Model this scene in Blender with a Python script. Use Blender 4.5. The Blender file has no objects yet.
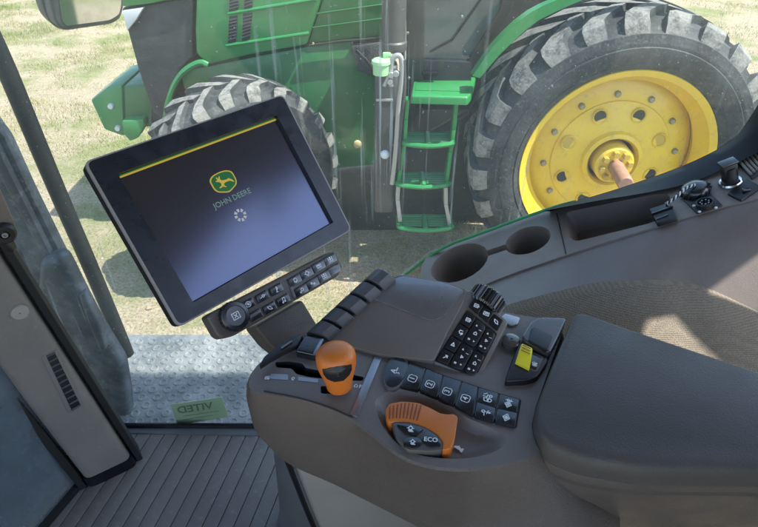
import bpy, bmesh, math, random
from mathutils import Vector as V, Matrix, noise as mnoise
random.seed(7)
S = bpy.context.scene
COL = S.collection
R = math.radians

# ------------------------------------------------------------------ camera model
F, CX, CY = 569.0, 379.0, 263.5
PITCH = R(35.9)
CAM = V((0, 0, 2.7))
FW = V((0, math.cos(PITCH), -math.sin(PITCH)))
UP = V((0, math.sin(PITCH), math.cos(PITCH)))
RT = V((1, 0, 0))


def ray(x, y):
    return FW + RT * ((x - CX) / F) + UP * ((CY - y) / F)


class Plane:
    def __init__(s, p, n):
        s.p = V(p); s.n = V(n).normalized()

    def at(s, x, y):
        d = ray(x, y)
        return CAM + d * ((s.p - CAM).dot(s.n) / d.dot(s.n))

    def up(s, h):
        return Plane(s.p + s.n * h, s.n)


def P3(a, b, c):
    n = (b - a).cross(c - a)
    if n.dot(CAM - a) < 0: n = -n
    return Plane(a, n)


def YP(y): return Plane((0, y, 0), (0, -1, 0))
def ZP(z): return Plane((0, 0, z), (0, 0, 1))
def pts(pl, px): return [pl.at(*q) for q in px]


cam = bpy.data.cameras.new('camera'); co = bpy.data.objects.new('camera', cam); COL.objects.link(co)
co.location = CAM; co.rotation_euler = (math.pi / 2 - PITCH, 0, 0)
cam.sensor_width = 36; cam.lens = F / 758 * 36; cam.clip_start = 0.02; cam.clip_end = 500
S.camera = co

# ------------------------------------------------------------------ materials
def mat(name, col, rough=.5, metal=0, noise=None, bump=None, coat=0, spec=.5, emit=None, rnoise=None, fine=None):
    """noise=(scale, colour2, lo, hi)  bump=(kind, scale, dist)"""
    m = bpy.data.materials.new(name); m.use_nodes = True
    nt = m.node_tree; N = nt.nodes; L = nt.links
    b = N['Principled BSDF']
    b.inputs['Roughness'].default_value = rough; b.inputs['Metallic'].default_value = metal
    b.inputs['Coat Weight'].default_value = coat; b.inputs['Coat Roughness'].default_value = .08
    b.inputs['Specular IOR Level'].default_value = spec
    b.inputs['Base Color'].default_value = (*col, 1)
    tc = N.new('ShaderNodeTexCoord')
    prev = None
    for nz in ([noise] if noise else []) + ([fine] if fine else []):
        sc, c2, lo, hi = nz[:4]
        t = N.new('ShaderNodeTexNoise'); t.inputs['Scale'].default_value = sc; t.inputs['Detail'].default_value = 6
        t.inputs['Roughness'].default_value = .65
        if len(nz) > 4:
            mp = N.new('ShaderNodeMapping'); mp.inputs['Scale'].default_value = nz[4]
            L.new(tc.outputs['Object'], mp.inputs['Vector']); L.new(mp.outputs['Vector'], t.inputs['Vector'])
        else:
            L.new(tc.outputs['Object'], t.inputs['Vector'])
        r = N.new('ShaderNodeMapRange'); r.inputs['From Min'].default_value = lo; r.inputs['From Max'].default_value = hi
        L.new(t.outputs['Fac'], r.inputs['Value'])
        mx = N.new('ShaderNodeMix'); mx.data_type = 'RGBA'
        L.new(r.outputs['Result'], mx.inputs['Factor'])
        mx.inputs[6].default_value = (*col, 1); mx.inputs[7].default_value = (*c2, 1)
        if prev: L.new(prev, mx.inputs[6])
        prev = mx.outputs[2]
    if prev: L.new(prev, b.inputs['Base Color'])
    if rnoise:
        t = N.new('ShaderNodeTexNoise'); t.inputs['Scale'].default_value = rnoise[0]; t.inputs['Detail'].default_value = 5
        L.new(tc.outputs['Object'], t.inputs['Vector'])
        r = N.new('ShaderNodeMapRange'); r.inputs['From Min'].default_value = .3; r.inputs['From Max'].default_value = .7
        r.inputs['To Min'].default_value = rnoise[1]; r.inputs['To Max'].default_value = rnoise[2]
        L.new(t.outputs['Fac'], r.inputs['Value']); L.new(r.outputs['Result'], b.inputs['Roughness'])
    if bump:
        kind, sc, dist = bump
        t = N.new('ShaderNodeTexVoronoi' if kind == 'v' else 'ShaderNodeTexNoise')
        t.inputs['Scale'].default_value = sc
        if kind != 'v': t.inputs['Detail'].default_value = 4
        L.new(tc.outputs['Object'], t.inputs['Vector'])
        bp = N.new('ShaderNodeBump'); bp.inputs['Distance'].default_value = dist; bp.inputs['Strength'].default_value = 1
        L.new(t.outputs['Distance' if kind == 'v' else 'Fac'], bp.inputs['Height'])
        L.new(bp.outputs['Normal'], b.inputs['Normal'])
    if emit:
        b.inputs['Emission Color'].default_value = (*emit[0], 1); b.inputs['Emission Strength'].default_value = emit[1]
    return m


M = {}
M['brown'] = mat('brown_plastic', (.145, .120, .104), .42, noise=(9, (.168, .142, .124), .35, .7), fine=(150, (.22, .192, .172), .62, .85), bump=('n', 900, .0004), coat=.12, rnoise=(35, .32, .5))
M['brown_side'] = mat('brown_shaded_plastic', (.084, .067, .057), .5, noise=(8, (.102, .083, .071), .35, .7), fine=(130, (.14, .118, .105), .62, .85), bump=('n', 800, .0006), rnoise=(28, .38, .58))  # darker copy of the brown: shade on the console sides put into the colour
M['sill'] = mat('taupe_plastic', (.178, .150, .130), .5, noise=(12, (.205, .175, .152), .3, .7), fine=(140, (.27, .24, .212), .6, .85), bump=('n', 800, .0005), rnoise=(25, .38, .6))
M['pillar'] = mat('grey_taupe_plastic', (.165, .148, .132), .52, noise=(7, (.2, .182, .163), .3, .7), fine=(120, (.27, .25, .225), .6, .85), bump=('n', 800, .0005), rnoise=(20, .4, .62))
M['lid'] = mat('satin_lid_plastic', (.105, .102, .106), .26, bump=('v', 2200, .0001), fine=(170, (.15, .148, .15), .62, .85), spec=1.0, coat=.8)
M['pad'] = mat('charcoal_vinyl', (.070, .062, .057), .5, noise=(14, (.084, .075, .069), .35, .75), fine=(220, (.11, .10, .094), .66, .85), bump=('n', 620, .0005), rnoise=(18, .4, .6), spec=.35)
M['lid'].node_tree.nodes['Principled BSDF'].inputs['IOR'].default_value = 2.0
M['shroud'] = mat('glossy_brown_shroud', (.075, .066, .062), .25, coat=.5, rnoise=(30, .2, .34))
M['paddle'] = mat('dark_grey_paddle_plastic', (.060, .061, .068), .36, spec=.9, bump=('v', 1800, .0002))
M['black'] = mat('black_plastic', (.012, .012, .013), .4, rnoise=(40, .3, .5))
M['key'] = mat('black_key_plastic', (.010, .012, .016), .22, rnoise=(60, .16, .32), spec=.9)
M['seam'] = mat('black_seam', (.006, .006, .006), .7)
M['rubber'] = mat('black_rubber', (.007, .008, .010), .5, noise=(18, (.014, .015, .018), .4, .75), spec=.2)
M['white'] = mat('white_key_print', (.75, .75, .74), .5)
M['grey_ring'] = mat('grey_ring_plastic', (.10, .092, .086), .4)
M['steel'] = mat('brushed_steel', (.30, .31, .33), .35, metal=.8)
M['orange'] = mat('orange_plastic', (.62, .165, .022), .36, noise=(40, (.52, .13, .018), .4, .8), bump=('v', 1200, .00012))
M['orange_dark'] = mat('orange_groove_plastic', (.22, .05, .008), .5)
M['yellow_toggle'] = mat('yellow_plastic', (.75, .62, .03), .4)
M['bezel'] = mat('dark_bezel', (.010, .013, .019), .3, rnoise=(50, .22, .36))
M['rim'] = mat('grey_bezel_rim', (.22, .20, .18), .45)
M['chrome'] = mat('chrome', (.75, .75, .75), .15, metal=1)
M['mat'] = mat('ribbed_rubber_mat', (.125, .112, .100), .8, noise=(6, (.165, .15, .135), .35, .75), fine=(70, (.24, .22, .2), .56, .85), bump=('n', 300, .0008))
M['groove'] = mat('mat_groove_shade', (.05, .046, .043), .85)  # groove base coloured darker: the shade between ribs put into the colour
M['boot'] = mat('grey_rubber_boot', (.085, .088, .094), .6, noise=(9, (.11, .113, .12), .3, .7))
M['seatgrey'] = mat('warm_grey_plastic', (.27, .245, .215), .6, noise=(10, (.31, .285, .25), .3, .7))
M['post'] = mat('dusty_dark_steel', (.045, .054, .068), .55, noise=(13, (.15, .17, .20), .42, .68), fine=(60, (.22, .235, .255), .56, .8))
M['rail'] = mat('dirty_black_rail', (.006, .007, .008), .5, noise=(20, (.016, .017, .017), .4, .7), fine=(110, (.30, .29, .27), .68, .74), spec=.3)
M['plate'] = mat('dusty_tread_plate', (.12, .13, .14), .62, metal=.15, noise=(11, (.26, .265, .265), .40, .64), fine=(80, (.36, .35, .33), .55, .8), bump=('n', 120, .0012))
M['sticker'] = mat('pale_green_sticker', (.36, .44, .24), .6, noise=(30, (.42, .48, .31), .3, .7))
M['stickertext'] = mat('dark_green_print', (.12, .17, .10), .6)
M['shade_roof'] = mat('dark_headliner', (.11, .105, .10), .85)
M['mirror'] = mat('mirror_silver', (.75, .77, .78), .04, metal=1)
M['housing'] = mat('mirror_housing_plastic', (.045, .045, .05), .5, noise=(20, (.08, .08, .08), .4, .7))
# neighbour tractor
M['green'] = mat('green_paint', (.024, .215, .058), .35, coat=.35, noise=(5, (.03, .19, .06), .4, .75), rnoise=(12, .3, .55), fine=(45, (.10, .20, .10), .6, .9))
M['green_dark'] = mat('green_shaded_paint', (.014, .14, .038), .4, coat=.25, noise=(4, (.03, .11, .045), .4, .75), rnoise=(12, .3, .55), fine=(40, (.09, .12, .07), .58, .9))  # darker copy of the green: shade and reflections put into the panel colour
M['green_step'] = mat('green_step_paint', (.022, .21, .055), .4, noise=(14, (.04, .235, .08), .4, .75), fine=(60, (.15, .22, .13), .58, .85))
M['green_grille'] = mat('vent_slot_black', (.02, .022, .024), .6)
M['nose'] = mat('dark_grille_mesh', (.028, .032, .038), .55, noise=(6, (.06, .064, .07), .4, .75), bump=('v', 160, .004))
M['cap'] = mat('pale_green_cap', (.35, .62, .32), .45)
M['tyre'] = mat('dusty_tyre_rubber', (.020, .022, .025), .72, noise=(6, (.065, .07, .074), .4, .72), fine=(34, (.15, .148, .14), .56, .8), bump=('n', 70, .003))
M['lug'] = mat('dusty_lug_top', (.21, .20, .188), .9, noise=(13, (.075, .075, .075), .45, .62), fine=(70, (.34, .32, .29), .5, .8), bump=('n', 60, .004))
M['yellow'] = mat('yellow_rim_paint', (.78, .53, .025), .38, coat=.3, noise=(6, (.70, .47, .05), .4, .7), fine=(26, (.46, .36, .14), .56, .82), rnoise=(10, .3, .5))
M['yellow_in'] = mat('yellow_bolt_paint', (.52, .36, .06), .5)
M['bolt'] = mat('bolt_grey', (.30, .29, .22), .45, metal=.5)
M['shaft'] = mat('rusty_pink_axle', (.40, .22, .15), .55, noise=(25, (.30, .15, .10), .35, .7))
M['exhaust'] = mat('grey_stack_steel', (.055, .053, .057), .5, noise=(8, (.085, .082, .085), .35, .75), fine=(50, (.14, .135, .13), .6, .9))
M['dark'] = mat('dark_chassis_paint', (.010, .011, .012), .5, noise=(5, (.026, .026, .025), .4, .75), fine=(30, (.055, .053, .047), .6, .9))
M['tank'] = mat('black_tank_plastic', (.014, .014, .014), .5, noise=(4, (.035, .032, .027), .4, .75), fine=(24, (.075, .068, .056), .55, .85))
M['hose'] = mat('grey_hose', (.36, .36, .36), .4, metal=.3)
M['amber'] = mat('pale_reflector', (.62, .50, .26), .35)
M['lamp'] = mat('headlamp_lens', (.6, .63, .66), .15, coat=.5)
M['cabglass'] = mat('cab_glass_reflection', (.035, .058, .066), .05, noise=(3, (.07, .10, .115), .4, .7), coat=.6)  # blue-grey reflection put into the base colour and its noise
M['hivis'] = M['yellow_toggle']


def mesh_liner():
    m = bpy.data.materials.new('perforated_tan_fabric'); m.use_nodes = True
    nt = m.node_tree; N = nt.nodes; L = nt.links; b = N['Principled BSDF']
    tc = N.new('ShaderNodeTexCoord')
    v = N.new('ShaderNodeTexVoronoi'); v.inputs['Scale'].default_value = 520; v.inputs['Randomness'].default_value = .35
    L.new(tc.outputs['Object'], v.inputs['Vector'])
    r = N.new('ShaderNodeMapRange'); r.inputs['From Min'].default_value = .25; r.inputs['From Max'].default_value = .5
    L.new(v.outputs['Distance'], r.inputs['Value'])
    mx = N.new('ShaderNodeMix'); mx.data_type = 'RGBA'
    mx.inputs[6].default_value = (.085, .070, .052, 1); mx.inputs[7].default_value = (.195, .165, .122, 1)
    L.new(r.outputs['Result'], mx.inputs['Factor']); L.new(mx.outputs[2], b.inputs['Base Color'])
    b.inputs['Roughness'].default_value = .8
    bp = N.new('ShaderNodeBump'); bp.inputs['Distance'].default_value = .001; L.new(v.outputs['Distance'], bp.inputs['Height'])
    L.new(bp.outputs['Normal'], b.inputs['Normal'])
    return m


def glass(name, base, streak, tint=(.93, .97, .95), dustcol=(.62, .66, .70), zs=1.2, blot=0.0):
    m = bpy.data.materials.new(name); m.use_nodes = True
    nt = m.node_tree; N = nt.nodes; L = nt.links; N.clear()
    out = N.new('ShaderNodeOutputMaterial')
    tr = N.new('ShaderNodeBsdfTransparent'); tr.inputs[0].default_value = (*tint, 1)
    gl = N.new('ShaderNodeBsdfGlossy'); gl.inputs['Roughness'].default_value = .01
    lw = N.new('ShaderNodeLayerWeight'); lw.inputs[0].default_value = .5
    pw = N.new('ShaderNodeMath'); pw.operation = 'POWER'; L.new(lw.outputs['Facing'], pw.inputs[0]); pw.inputs[1].default_value = 5
    fr = N.new('ShaderNodeMath'); fr.operation = 'MULTIPLY_ADD'; L.new(pw.outputs[0], fr.inputs[0]); fr.inputs[1].default_value = .9; fr.inputs[2].default_value = .02
    m1 = N.new('ShaderNodeMixShader'); L.new(fr.outputs[0], m1.inputs[0]); L.new(tr.outputs[0], m1.inputs[1]); L.new(gl.outputs[0], m1.inputs[2])
    df = N.new('ShaderNodeBsdfDiffuse'); df.inputs[0].default_value = (*dustcol, 1)
    tl = N.new('ShaderNodeBsdfTranslucent'); tl.inputs[0].default_value = (*dustcol, 1)
    md = N.new('ShaderNodeMixShader'); md.inputs[0].default_value = .5; L.new(df.outputs[0], md.inputs[1]); L.new(tl.outputs[0], md.inputs[2])
    tc = N.new('ShaderNodeTexCoord')

    def layer(scale, lo, hi, sc=(1, 1, 1), detail=5):
        mp = N.new('ShaderNodeMapping'); mp.inputs['Scale'].default_value = sc; L.new(tc.outputs['Object'], mp.inputs['Vector'])
        t = N.new('ShaderNodeTexNoise'); t.inputs['Scale'].default_value = scale; t.inputs['Detail'].default_value = detail; t.inputs['Roughness'].default_value = .6
        L.new(mp.outputs['Vector'], t.inputs['Vector'])
        r = N.new('ShaderNodeMapRange'); r.inputs['From Min'].default_value = lo; r.inputs['From Max'].default_value = hi
        L.new(t.outputs['Fac'], r.inputs['Value']); return r.outputs['Result']

    def math_(op, a, b):
        n = N.new('ShaderNodeMath'); n.operation = op
        for i, q in enumerate((a, b)):
            if hasattr(q, 'node'): L.new(q, n.inputs[i])
            else: n.inputs[i].default_value = q
        return n.outputs[0]
    streaks = layer(75, .60, .74, (1, 1, .03), 4)
    gate = layer(4, .42, .62, (1, 1, .6))
    specks = layer(160, .70, .78, (1, 1, 1), 2)
    film = layer(5, .3, .75)
    f = math_('MULTIPLY', streaks, gate); f = math_('MULTIPLY', f, streak)
    f = math_('ADD', f, math_('MULTIPLY', specks, streak * .7))
    f = math_('ADD', f, math_('MULTIPLY', film, base)); f = math_('ADD', f, base * .5)
    if blot:
        bl = layer(9, .35, .7); f = math_('ADD', f, math_('MULTIPLY', bl, blot))
    f = math_('MINIMUM', f, .92)
    m2 = N.new('ShaderNodeMixShader'); L.new(f, m2.inputs[0]); L.new(m1.outputs[0], m2.inputs[1]); L.new(md.outputs[0], m2.inputs[2])
    L.new(m2.outputs[0], out.inputs[0])
    return m


M['liner'] = mesh_liner()
M['glass'] = glass('dusty_window_glass', .055, .75, dustcol=(.60, .64, .60))
M['glass_dirty'] = glass('dirty_windscreen_glass', .30, .3, dustcol=(.27, .33, .39), blot=.38)
M['glass_edge'] = mat('green_glass_edge', (.06, .34, .12), .5)


def ground_mat():
    m = bpy.data.materials.new('dry_grass_ground'); m.use_nodes = True
    nt = m.node_tree; N = nt.nodes; L = nt.links; b = N['Principled BSDF']; b.inputs['Roughness'].default_value = .95
    b.inputs['Specular IOR Level'].default_value = .1
    tc = N.new('ShaderNodeTexCoord')

    def nz(sc, lo, hi, d=6):
        t = N.new('ShaderNodeTexNoise'); t.inputs['Scale'].default_value = sc; t.inputs['Detail'].default_value = d; t.inputs['Roughness'].default_value = .7
        L.new(tc.outputs['Object'], t.inputs['Vector'])
        r = N.new('ShaderNodeMapRange'); r.inputs['From Min'].default_value = lo; r.inputs['From Max'].default_value = hi
        L.new(t.outputs['Fac'], r.inputs['Value']); return r.outputs['Result'], t

    def mix(f, a, c):
        x = N.new('ShaderNodeMix'); x.data_type = 'RGBA'; L.new(f, x.inputs['Factor'])
        for i, q in ((6, a), (7, c)):
            if hasattr(q, 'node'): L.new(q, x.inputs[i])
            else: x.inputs[i].default_value = (*q, 1)
        return x.outputs[2]
    a, _ = nz(.6, .47, .60); f2, t2 = nz(9, .35, .7); f3, t3 = nz(45, .42, .68)
    soil = mix(f2, (.60, .49, .36), (.44, .345, .245))
    gr = mix(f2, (.215, .245, .095), (.36, .33, .17))
    c = mix(a, soil, gr)
    c = mix(f3, c, mix(a, (.24, .19, .12), (.15, .18, .06)))
    L.new(c, b.inputs['Base Color'])
    bp = N.new('ShaderNodeBump'); bp.inputs['Distance'].default_value = .03; L.new(t3.outputs['Fac'], bp.inputs['Height']); L.new(bp.outputs['Normal'], b.inputs['Normal'])
    return m


M['ground'] = ground_mat()
M['grass'] = mat('grass_blades', (.17, .225, .06), .8, noise=(3, (.40, .34, .16), .40, .62), spec=.2)

# ------------------------------------------------------------------ mesh building
_txt = {}


def text_faces(s, bold=False):
    k = s
    if k not in _txt:
        c = bpy.data.curves.new('t', 'FONT'); c.body = s; c.align_x = 'CENTER'; c.align_y = 'CENTER'; c.resolution_u = 3
        c.offset = .018
        o = bpy.data.objects.new('t', c); COL.objects.link(o)
        dg = bpy.context.evaluated_depsgraph_get(); me = bpy.data.meshes.new_from_object(o.evaluated_get(dg))
        _txt[k] = ([v.co.copy() for v in me.vertices], [tuple(p.vertices) for p in me.polygons])
        bpy.data.objects.remove(o); bpy.data.curves.remove(c); bpy.data.meshes.remove(me)
    return _txt[k]


def circ(n, r=1, cx=0, cy=0, a0=0, a1=2 * math.pi, ry=None):
    ry = ry or r
    return [(cx + r * math.cos(a0 + (a1 - a0) * i / n), cy + ry * math.sin(a0 + (a1 - a0) * i / n)) for i in range(n + 1)]


GL = {
    'ring_star': [circ(14, .85), [(-.4, 0), (.4, 0)], [(0, -.4), (0, .4)], [(-.3, .3), (.3, -.3)]],
    'key_': [[(-.9, -.2), (-.2, 0)], circ(10, .35, .25, .1), [(.5, .1), (1, .2)]],
    'leaf': [[(-.3, -.8), (.1, .8), (.35, .1), (-.1, -.4)], [(-.5, -.8), (.1, -.9)]],
    'bell': [circ(10, .5, 0, .1, 0, math.pi), [(-.5, .1), (-.6, -.5), (.6, -.5), (.5, .1)], [(-.2, -.8), (.2, -.8)]],
    'gear': [circ(12, .6), [(.6, 0), (.9, 0)], [(-.6, 0), (-.9, 0)], [(0, .6), (0, .9)], [(0, -.6), (0, -.9)]],
    'screen': [[(-.8, -.5), (.8, -.5), (.8, .5), (-.8, .5), (-.8, -.5)], [(-.3, -.15), (-.3, .2), (.3, .2), (.3, -.15)]],
    'lens': [circ(12, .45, .2, .15), [(-.1, -.15), (-.8, -.7)], [(-.8, -.3), (-.4, -.8)]],
    'node': [circ(8, .25, -.5, .2), circ(8, .2, .4, -.3), [(-.3, .1), (.2, -.2)], [(.5, .1), (.8, -.4)]],
    'man': [circ(8, .22, 0, .65), [(0, .4), (0, -.3), (-.35, -.8)], [(0, -.3), (.35, -.8)], [(-.5, .1), (.5, .1)], [(-.8, -.8), (-.8, .8)], [(.8, -.8), (.8, .8)]],
    'note': [[(-.3, -.6), (-.3, .7), (.5, .8), (.5, -.4)], circ(8, .2, -.5, -.6), circ(8, .2, .3, -.45)],
    'phone': [[(-.7, .6), (-.5, -.1), (0, -.5), (.7, -.6)], [(.1, .4), (.5, .1)], [(-.7, .6), (-.3, .5)], [(.7, -.6), (.5, -.2)]],
    'dash': [[(-.9, 0), (.9, 0)]],
    'boxX': [[(-.8, -.7), (.8, -.7), (.8, .7), (-.8, .7), (-.8, -.7)], [(-.35, -.35), (.35, .4)], [(-.35, .35), (.35, -.4)]],
    'house': [[(-.6, -.6), (-.6, .1), (0, .7), (.6, .1), (.6, -.6), (-.6, -.6)]],
    'box': [[(-.6, -.5), (.6, -.5), (.6, .5), (-.6, .5), (-.6, -.5)], [(-.2, 0), (.9, 0)]],
    'arrow': [[(-.5, -.5), (.5, .5)], [(.5, -.1), (.5, .5), (-.1, .5)]],
    'tri': [[(-.5, -.4), (0, .6), (.5, -.4), (-.5, -.4)]],
    'hook': [[(.5, .6), (-.2, .6), (-.5, .1), (-.2, -.4), (.3, -.4), (.3, -.8)], circ(8, .2, .5, -.3)],
    'bulb': [circ(12, .5, 0, .2), [(-.3, -.4), (.3, -.4)], [(-.2, -.7), (.2, -.7)]],
    'tractor': [[(-.9, .4), (-.3, .6), (-.2, .1), (.6, .1), (.6, -.3), (-.9, -.3), (-.9, .4)], circ(10, .38, -.5, -.5), circ(8, .25, .5, -.5), [(.1, .8), (.1, .2)], [(.5, .8), (.9, .3)]],
    'implement': [[(-.9, 0), (-.2, .2), (-.2, .7)], circ(9, .3, 0, .4), [(0, .1), (.1, -.8)], [(-.3, -.4), (.5, -.5)], circ(7, .16, .1, -.85)],
    'diamond': [[(-.9, 0), (0, .7), (.9, 0), (0, -.7), (-.9, 0)], [(-.5, 0), (.5, 0)], circ(8, .3), [(0, .7), (0, -.7)]],
    'diamond2': [[(-.9, 0), (-.2, .6), (.5, 0), (-.2, -.6), (-.9, 0)], circ(8, .25, -.2, 0), [(.7, -.6), (.7, .6)], [(.5, .3), (.95, .3)], [(.5, -.3), (.95, -.3)], [(-.5, 0), (.9, 0)]],
    'sq': [[(-.8, -.5), (-.5, -.8), (.5, -.8), (.8, -.5), (.8, .5), (.5, .8), (-.5, .8), (-.8, .5), (-.8, -.5)]],
    'engine': [circ(9, .5, 0, .25), [(-.5, -.45), (.5, -.45)], [(-.3, -.75), (.7, -.75)], [(0, .75), (0, .95)], [(.5, .2), (.8, .2)], [(-.5, .2), (-.8, .2)]],
    'play': [[(-.4, -.5), (-.4, .5), (.5, 0), (-.4, -.5)]],
}


def fillet(P, r, seg=4):
    out = []; n = len(P)
    for i in range(n):
        a, b, c = P[i - 1], P[i], P[(i + 1) % n]
        u, w = a - b, c - b
        lu, lw = u.length, w.length
        d = min(r, lu * .45, lw * .45)
        if d < 1e-6: out.append(b); continue
        p0 = b + u * (d / lu); p2 = b + w * (d / lw)
        for k in range(seg + 1):
            t = k / seg
            out.append(p0 * (1 - t) ** 2 + b * 2 * t * (1 - t) + p2 * t * t)
    return out


def smooth_line(P, it=2, closed=False):
    for _ in range(it):
        Q = []
        n = len(P)
        rng = range(n) if closed else range(n - 1)
        if not closed: Q.append(P[0])
        for i in rng:
            a, b = P[i], P[(i + 1) % n]
            Q += [a * .75 + b * .25, a * .25 + b * .75]
        if not closed: Q.append(P[-1])
        P = Q
    return P


class MB:
    def __init__(s): s.bm = bmesh.new(); s.mats = []

    def mi(s, m):
        m = M[m] if isinstance(m, str) else m
        if m not in s.mats: s.mats.append(m)
        return s.mats.index(m)

    def merge(s, b, m):
        i = s.mi(m)
        for f in b.faces: f.material_index = i
        me = bpy.data.meshes.new('tmp'); b.to_mesh(me); b.free(); s.bm.from_mesh(me); bpy.data.meshes.remove(me)
        return s

    def prism(s, P, vec, m, bev=0, seg=2, rnd=0, bottom=False, rseg=4):
        """P front polygon (faces -vec); vec the extrusion behind it"""
        if rnd: P = fillet(P, rnd, rseg)
        b = bmesh.new(); n = len(P)
        t = [b.verts.new(p) for p in P]; q = [b.verts.new(p + vec) for p in P]
        f = b.faces.new(t); b.faces.new(q[::-1])
        for i in range(n): b.faces.new((t[(i + 1) % n], t[i], q[i], q[(i + 1) % n]))
        bmesh.ops.recalc_face_normals(b, faces=b.faces[:])
        if bev:
            e = [x for x in f.edges]
            if not rnd: e += [x for x in b.edges if (x.verts[0] in t) != (x.verts[1] in t)]
            bmesh.ops.bevel(b, geom=e, offset=bev, segments=seg, profile=.5, affect='EDGES', clamp_overlap=True)
        return s.merge(b, m)

    def slab(s, pl, px, th, m, bev=0, seg=2, rnd=0, **k):
        return s.prism(pts(pl, px), pl.n * -th, m, bev, seg, rnd, **k)

    def box(s, c, sx, sy, sz, m, bev=0, rot=None, seg=2):
        b = bmesh.new(); bmesh.ops.create_cube(b, size=1)
        bmesh.ops.scale(b, vec=(sx, sy, sz), verts=b.verts)
        if bev: bmesh.ops.bevel(b, geom=b.edges[:], offset=bev, segments=seg, profile=.5, affect='EDGES', clamp_overlap=True)
        if rot is not None: bmesh.ops.transform(b, matrix=rot.to_4x4(), verts=b.verts)
        bmesh.ops.translate(b, vec=V(c), verts=b.verts)
        return s.merge(b, m)

    def rings(s, RR, m, closed=True, cap0=True, cap1=True):
        b = bmesh.new(); vs = [[b.verts.new(p) for p in r] for r in RR]; n = len(RR[0])
        for a, c in zip(vs, vs[1:]):
            for i in range(n if closed else n - 1):
                j = (i + 1) % n
                try: b.faces.new((a[i], a[j], c[j], c[i]))
                except ValueError: pass
        if cap0: b.faces.new(vs[0])
        if cap1: b.faces.new(vs[-1][::-1])
        bmesh.ops.recalc_face_normals(b, faces=b.faces[:])
        return s.merge(b, m)

    def tube(s, P, r, m, n=12, cap=True):
        P = [V(p) for p in P]; RR = []
        t0 = (P[1] - P[0]).normalized()
        a = t0.orthogonal().normalized()
        for i, p in enumerate(P):
            t = (P[min(i + 1, len(P) - 1)] - P[max(i - 1, 0)]).normalized()
            a = (a - t * a.dot(t)).normalized(); c = t.cross(a)
            rr = r[i] if isinstance(r, (list, tuple)) else r
            RR.append([p + (a * math.cos(2 * math.pi * k / n) + c * math.sin(2 * math.pi * k / n)) * rr for k in range(n)])
        return s.rings(RR, m, True, cap, cap)

    def lathe(s, o, ax, prof, m, n=32, e1=None, closed_prof=False, cap0=True, cap1=True, a0=0):
        """prof: list of (radius, along)"""
        o = V(o); ax = V(ax).normalized(); e1 = (e1 or ax.orthogonal()).normalized(); e2 = ax.cross(e1)
        RR = [[o + ax * h + (e1 * math.cos(a0 + 2 * math.pi * k / n) + e2 * math.sin(a0 + 2 * math.pi * k / n)) * r for k in range(n)] for r, h in prof]
        if closed_prof: RR.append(RR[0]); cap0 = cap1 = False
        b0 = bmesh.new(); s.rings(RR, m, True, cap0, cap1); b0.free()
        return s

    def flat(s, o, X, Y, n, faces2d, m, lift=.0003):
        v, f = faces2d; b = bmesh.new()
        vs = [b.verts.new(o + X * p[0] + Y * p[1] + n * lift) for p in v]
        for q in f:
            try: b.faces.new([vs[i] for i in q])
            except ValueError: pass
        for q in b.faces:
            q.normal_update()
            if q.normal.dot(n) < 0: q.normal_flip()
        return s.merge(b, m)

    def text(s, o, X, Y, n, txt, size, m, lift=.0004):
        v, f = text_faces(txt)
        return s.flat(o, X * size, Y * size, n, (v, f), m, lift)

    def glyph(s, o, X, Y, n, g, size, m, w=.16, lift=.0004):
        vs, fs = [], []
        for line in GL[g]:
            for (x0, y0), (x1, y1) in zip(line, line[1:]):
                dx, dy = x1 - x0, y1 - y0; l = math.hypot(dx, dy) or 1
                ux, uy = dx / l * w / 2, dy / l * w / 2
                k = len(vs)
                vs += [(x0 - ux - uy, y0 - uy + ux), (x1 + ux - uy, y1 + uy + ux), (x1 + ux + uy, y1 + uy - ux), (x0 - ux + uy, y0 - uy - ux)]
                fs.append((k, k + 1, k + 2, k + 3))
        # each stroke lifted a hair more than the last, so crossing strokes never share a plane
        b = bmesh.new()
        for j, q in enumerate(fs):
            b.faces.new([b.verts.new(o + (X * vs[i][0] + Y * vs[i][1]) * size + n * (lift + 4e-6 * j)) for i in q])
        for q in b.faces:
            q.normal_update()
            if q.normal.dot(n) < 0: q.normal_flip()
        return s.merge(b, m)

    def sheet(s, outer, holes, m):
        """flat sheet with holes (3-D loops on one plane)"""
        b = bmesh.new(); ed = []
        for lp in [outer] + holes:
            vs = [b.verts.new(p) for p in lp]
            ed += [b.edges.new((vs[i], vs[(i + 1) % len(vs)])) for i in range(len(vs))]
        bmesh.ops.triangle_fill(b, edges=ed, use_beauty=True, use_dissolve=False)
        bmesh.ops.recalc_face_normals(b, faces=b.faces[:])
        return s.merge(b, m)

    def done(s, name, parent=None, smooth=40):
        me = bpy.data.meshes.new(name)
        s.bm.normal_update(); s.bm.to_mesh(me); s.bm.free()
        for m in s.mats: me.materials.append(m)
        me.polygons.foreach_set('use_smooth', [True] * len(me.polygons)); me.set_sharp_from_angle(angle=R(smooth))
        o = bpy.data.objects.new(name, me); COL.objects.link(o)
        if parent is not None:
            o.parent = parent
            w = parent
            loc = V((0, 0, 0))
            while w is not None: loc += w.location; w = w.parent if w.type == 'EMPTY' else None
            if parent.type == 'EMPTY': o.matrix_parent_inverse = Matrix.Translation(-parent.location)
        return o


def thing(name, loc, label, cat):
    o = bpy.data.objects.new(name, None); COL.objects.link(o); o.location = loc
    o.empty_display_size = .05
    o['label'] = label; o['category'] = cat
    return o


def lerp(a, b, t): return a + (b - a) * t
def quad_uv(q, u, v):
    return (lerp(lerp(q[0][0], q[1][0], u), lerp(q[3][0], q[2][0], u), v), lerp(lerp(q[0][1], q[1][1], u), lerp(q[3][1], q[2][1], u), v))


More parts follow.
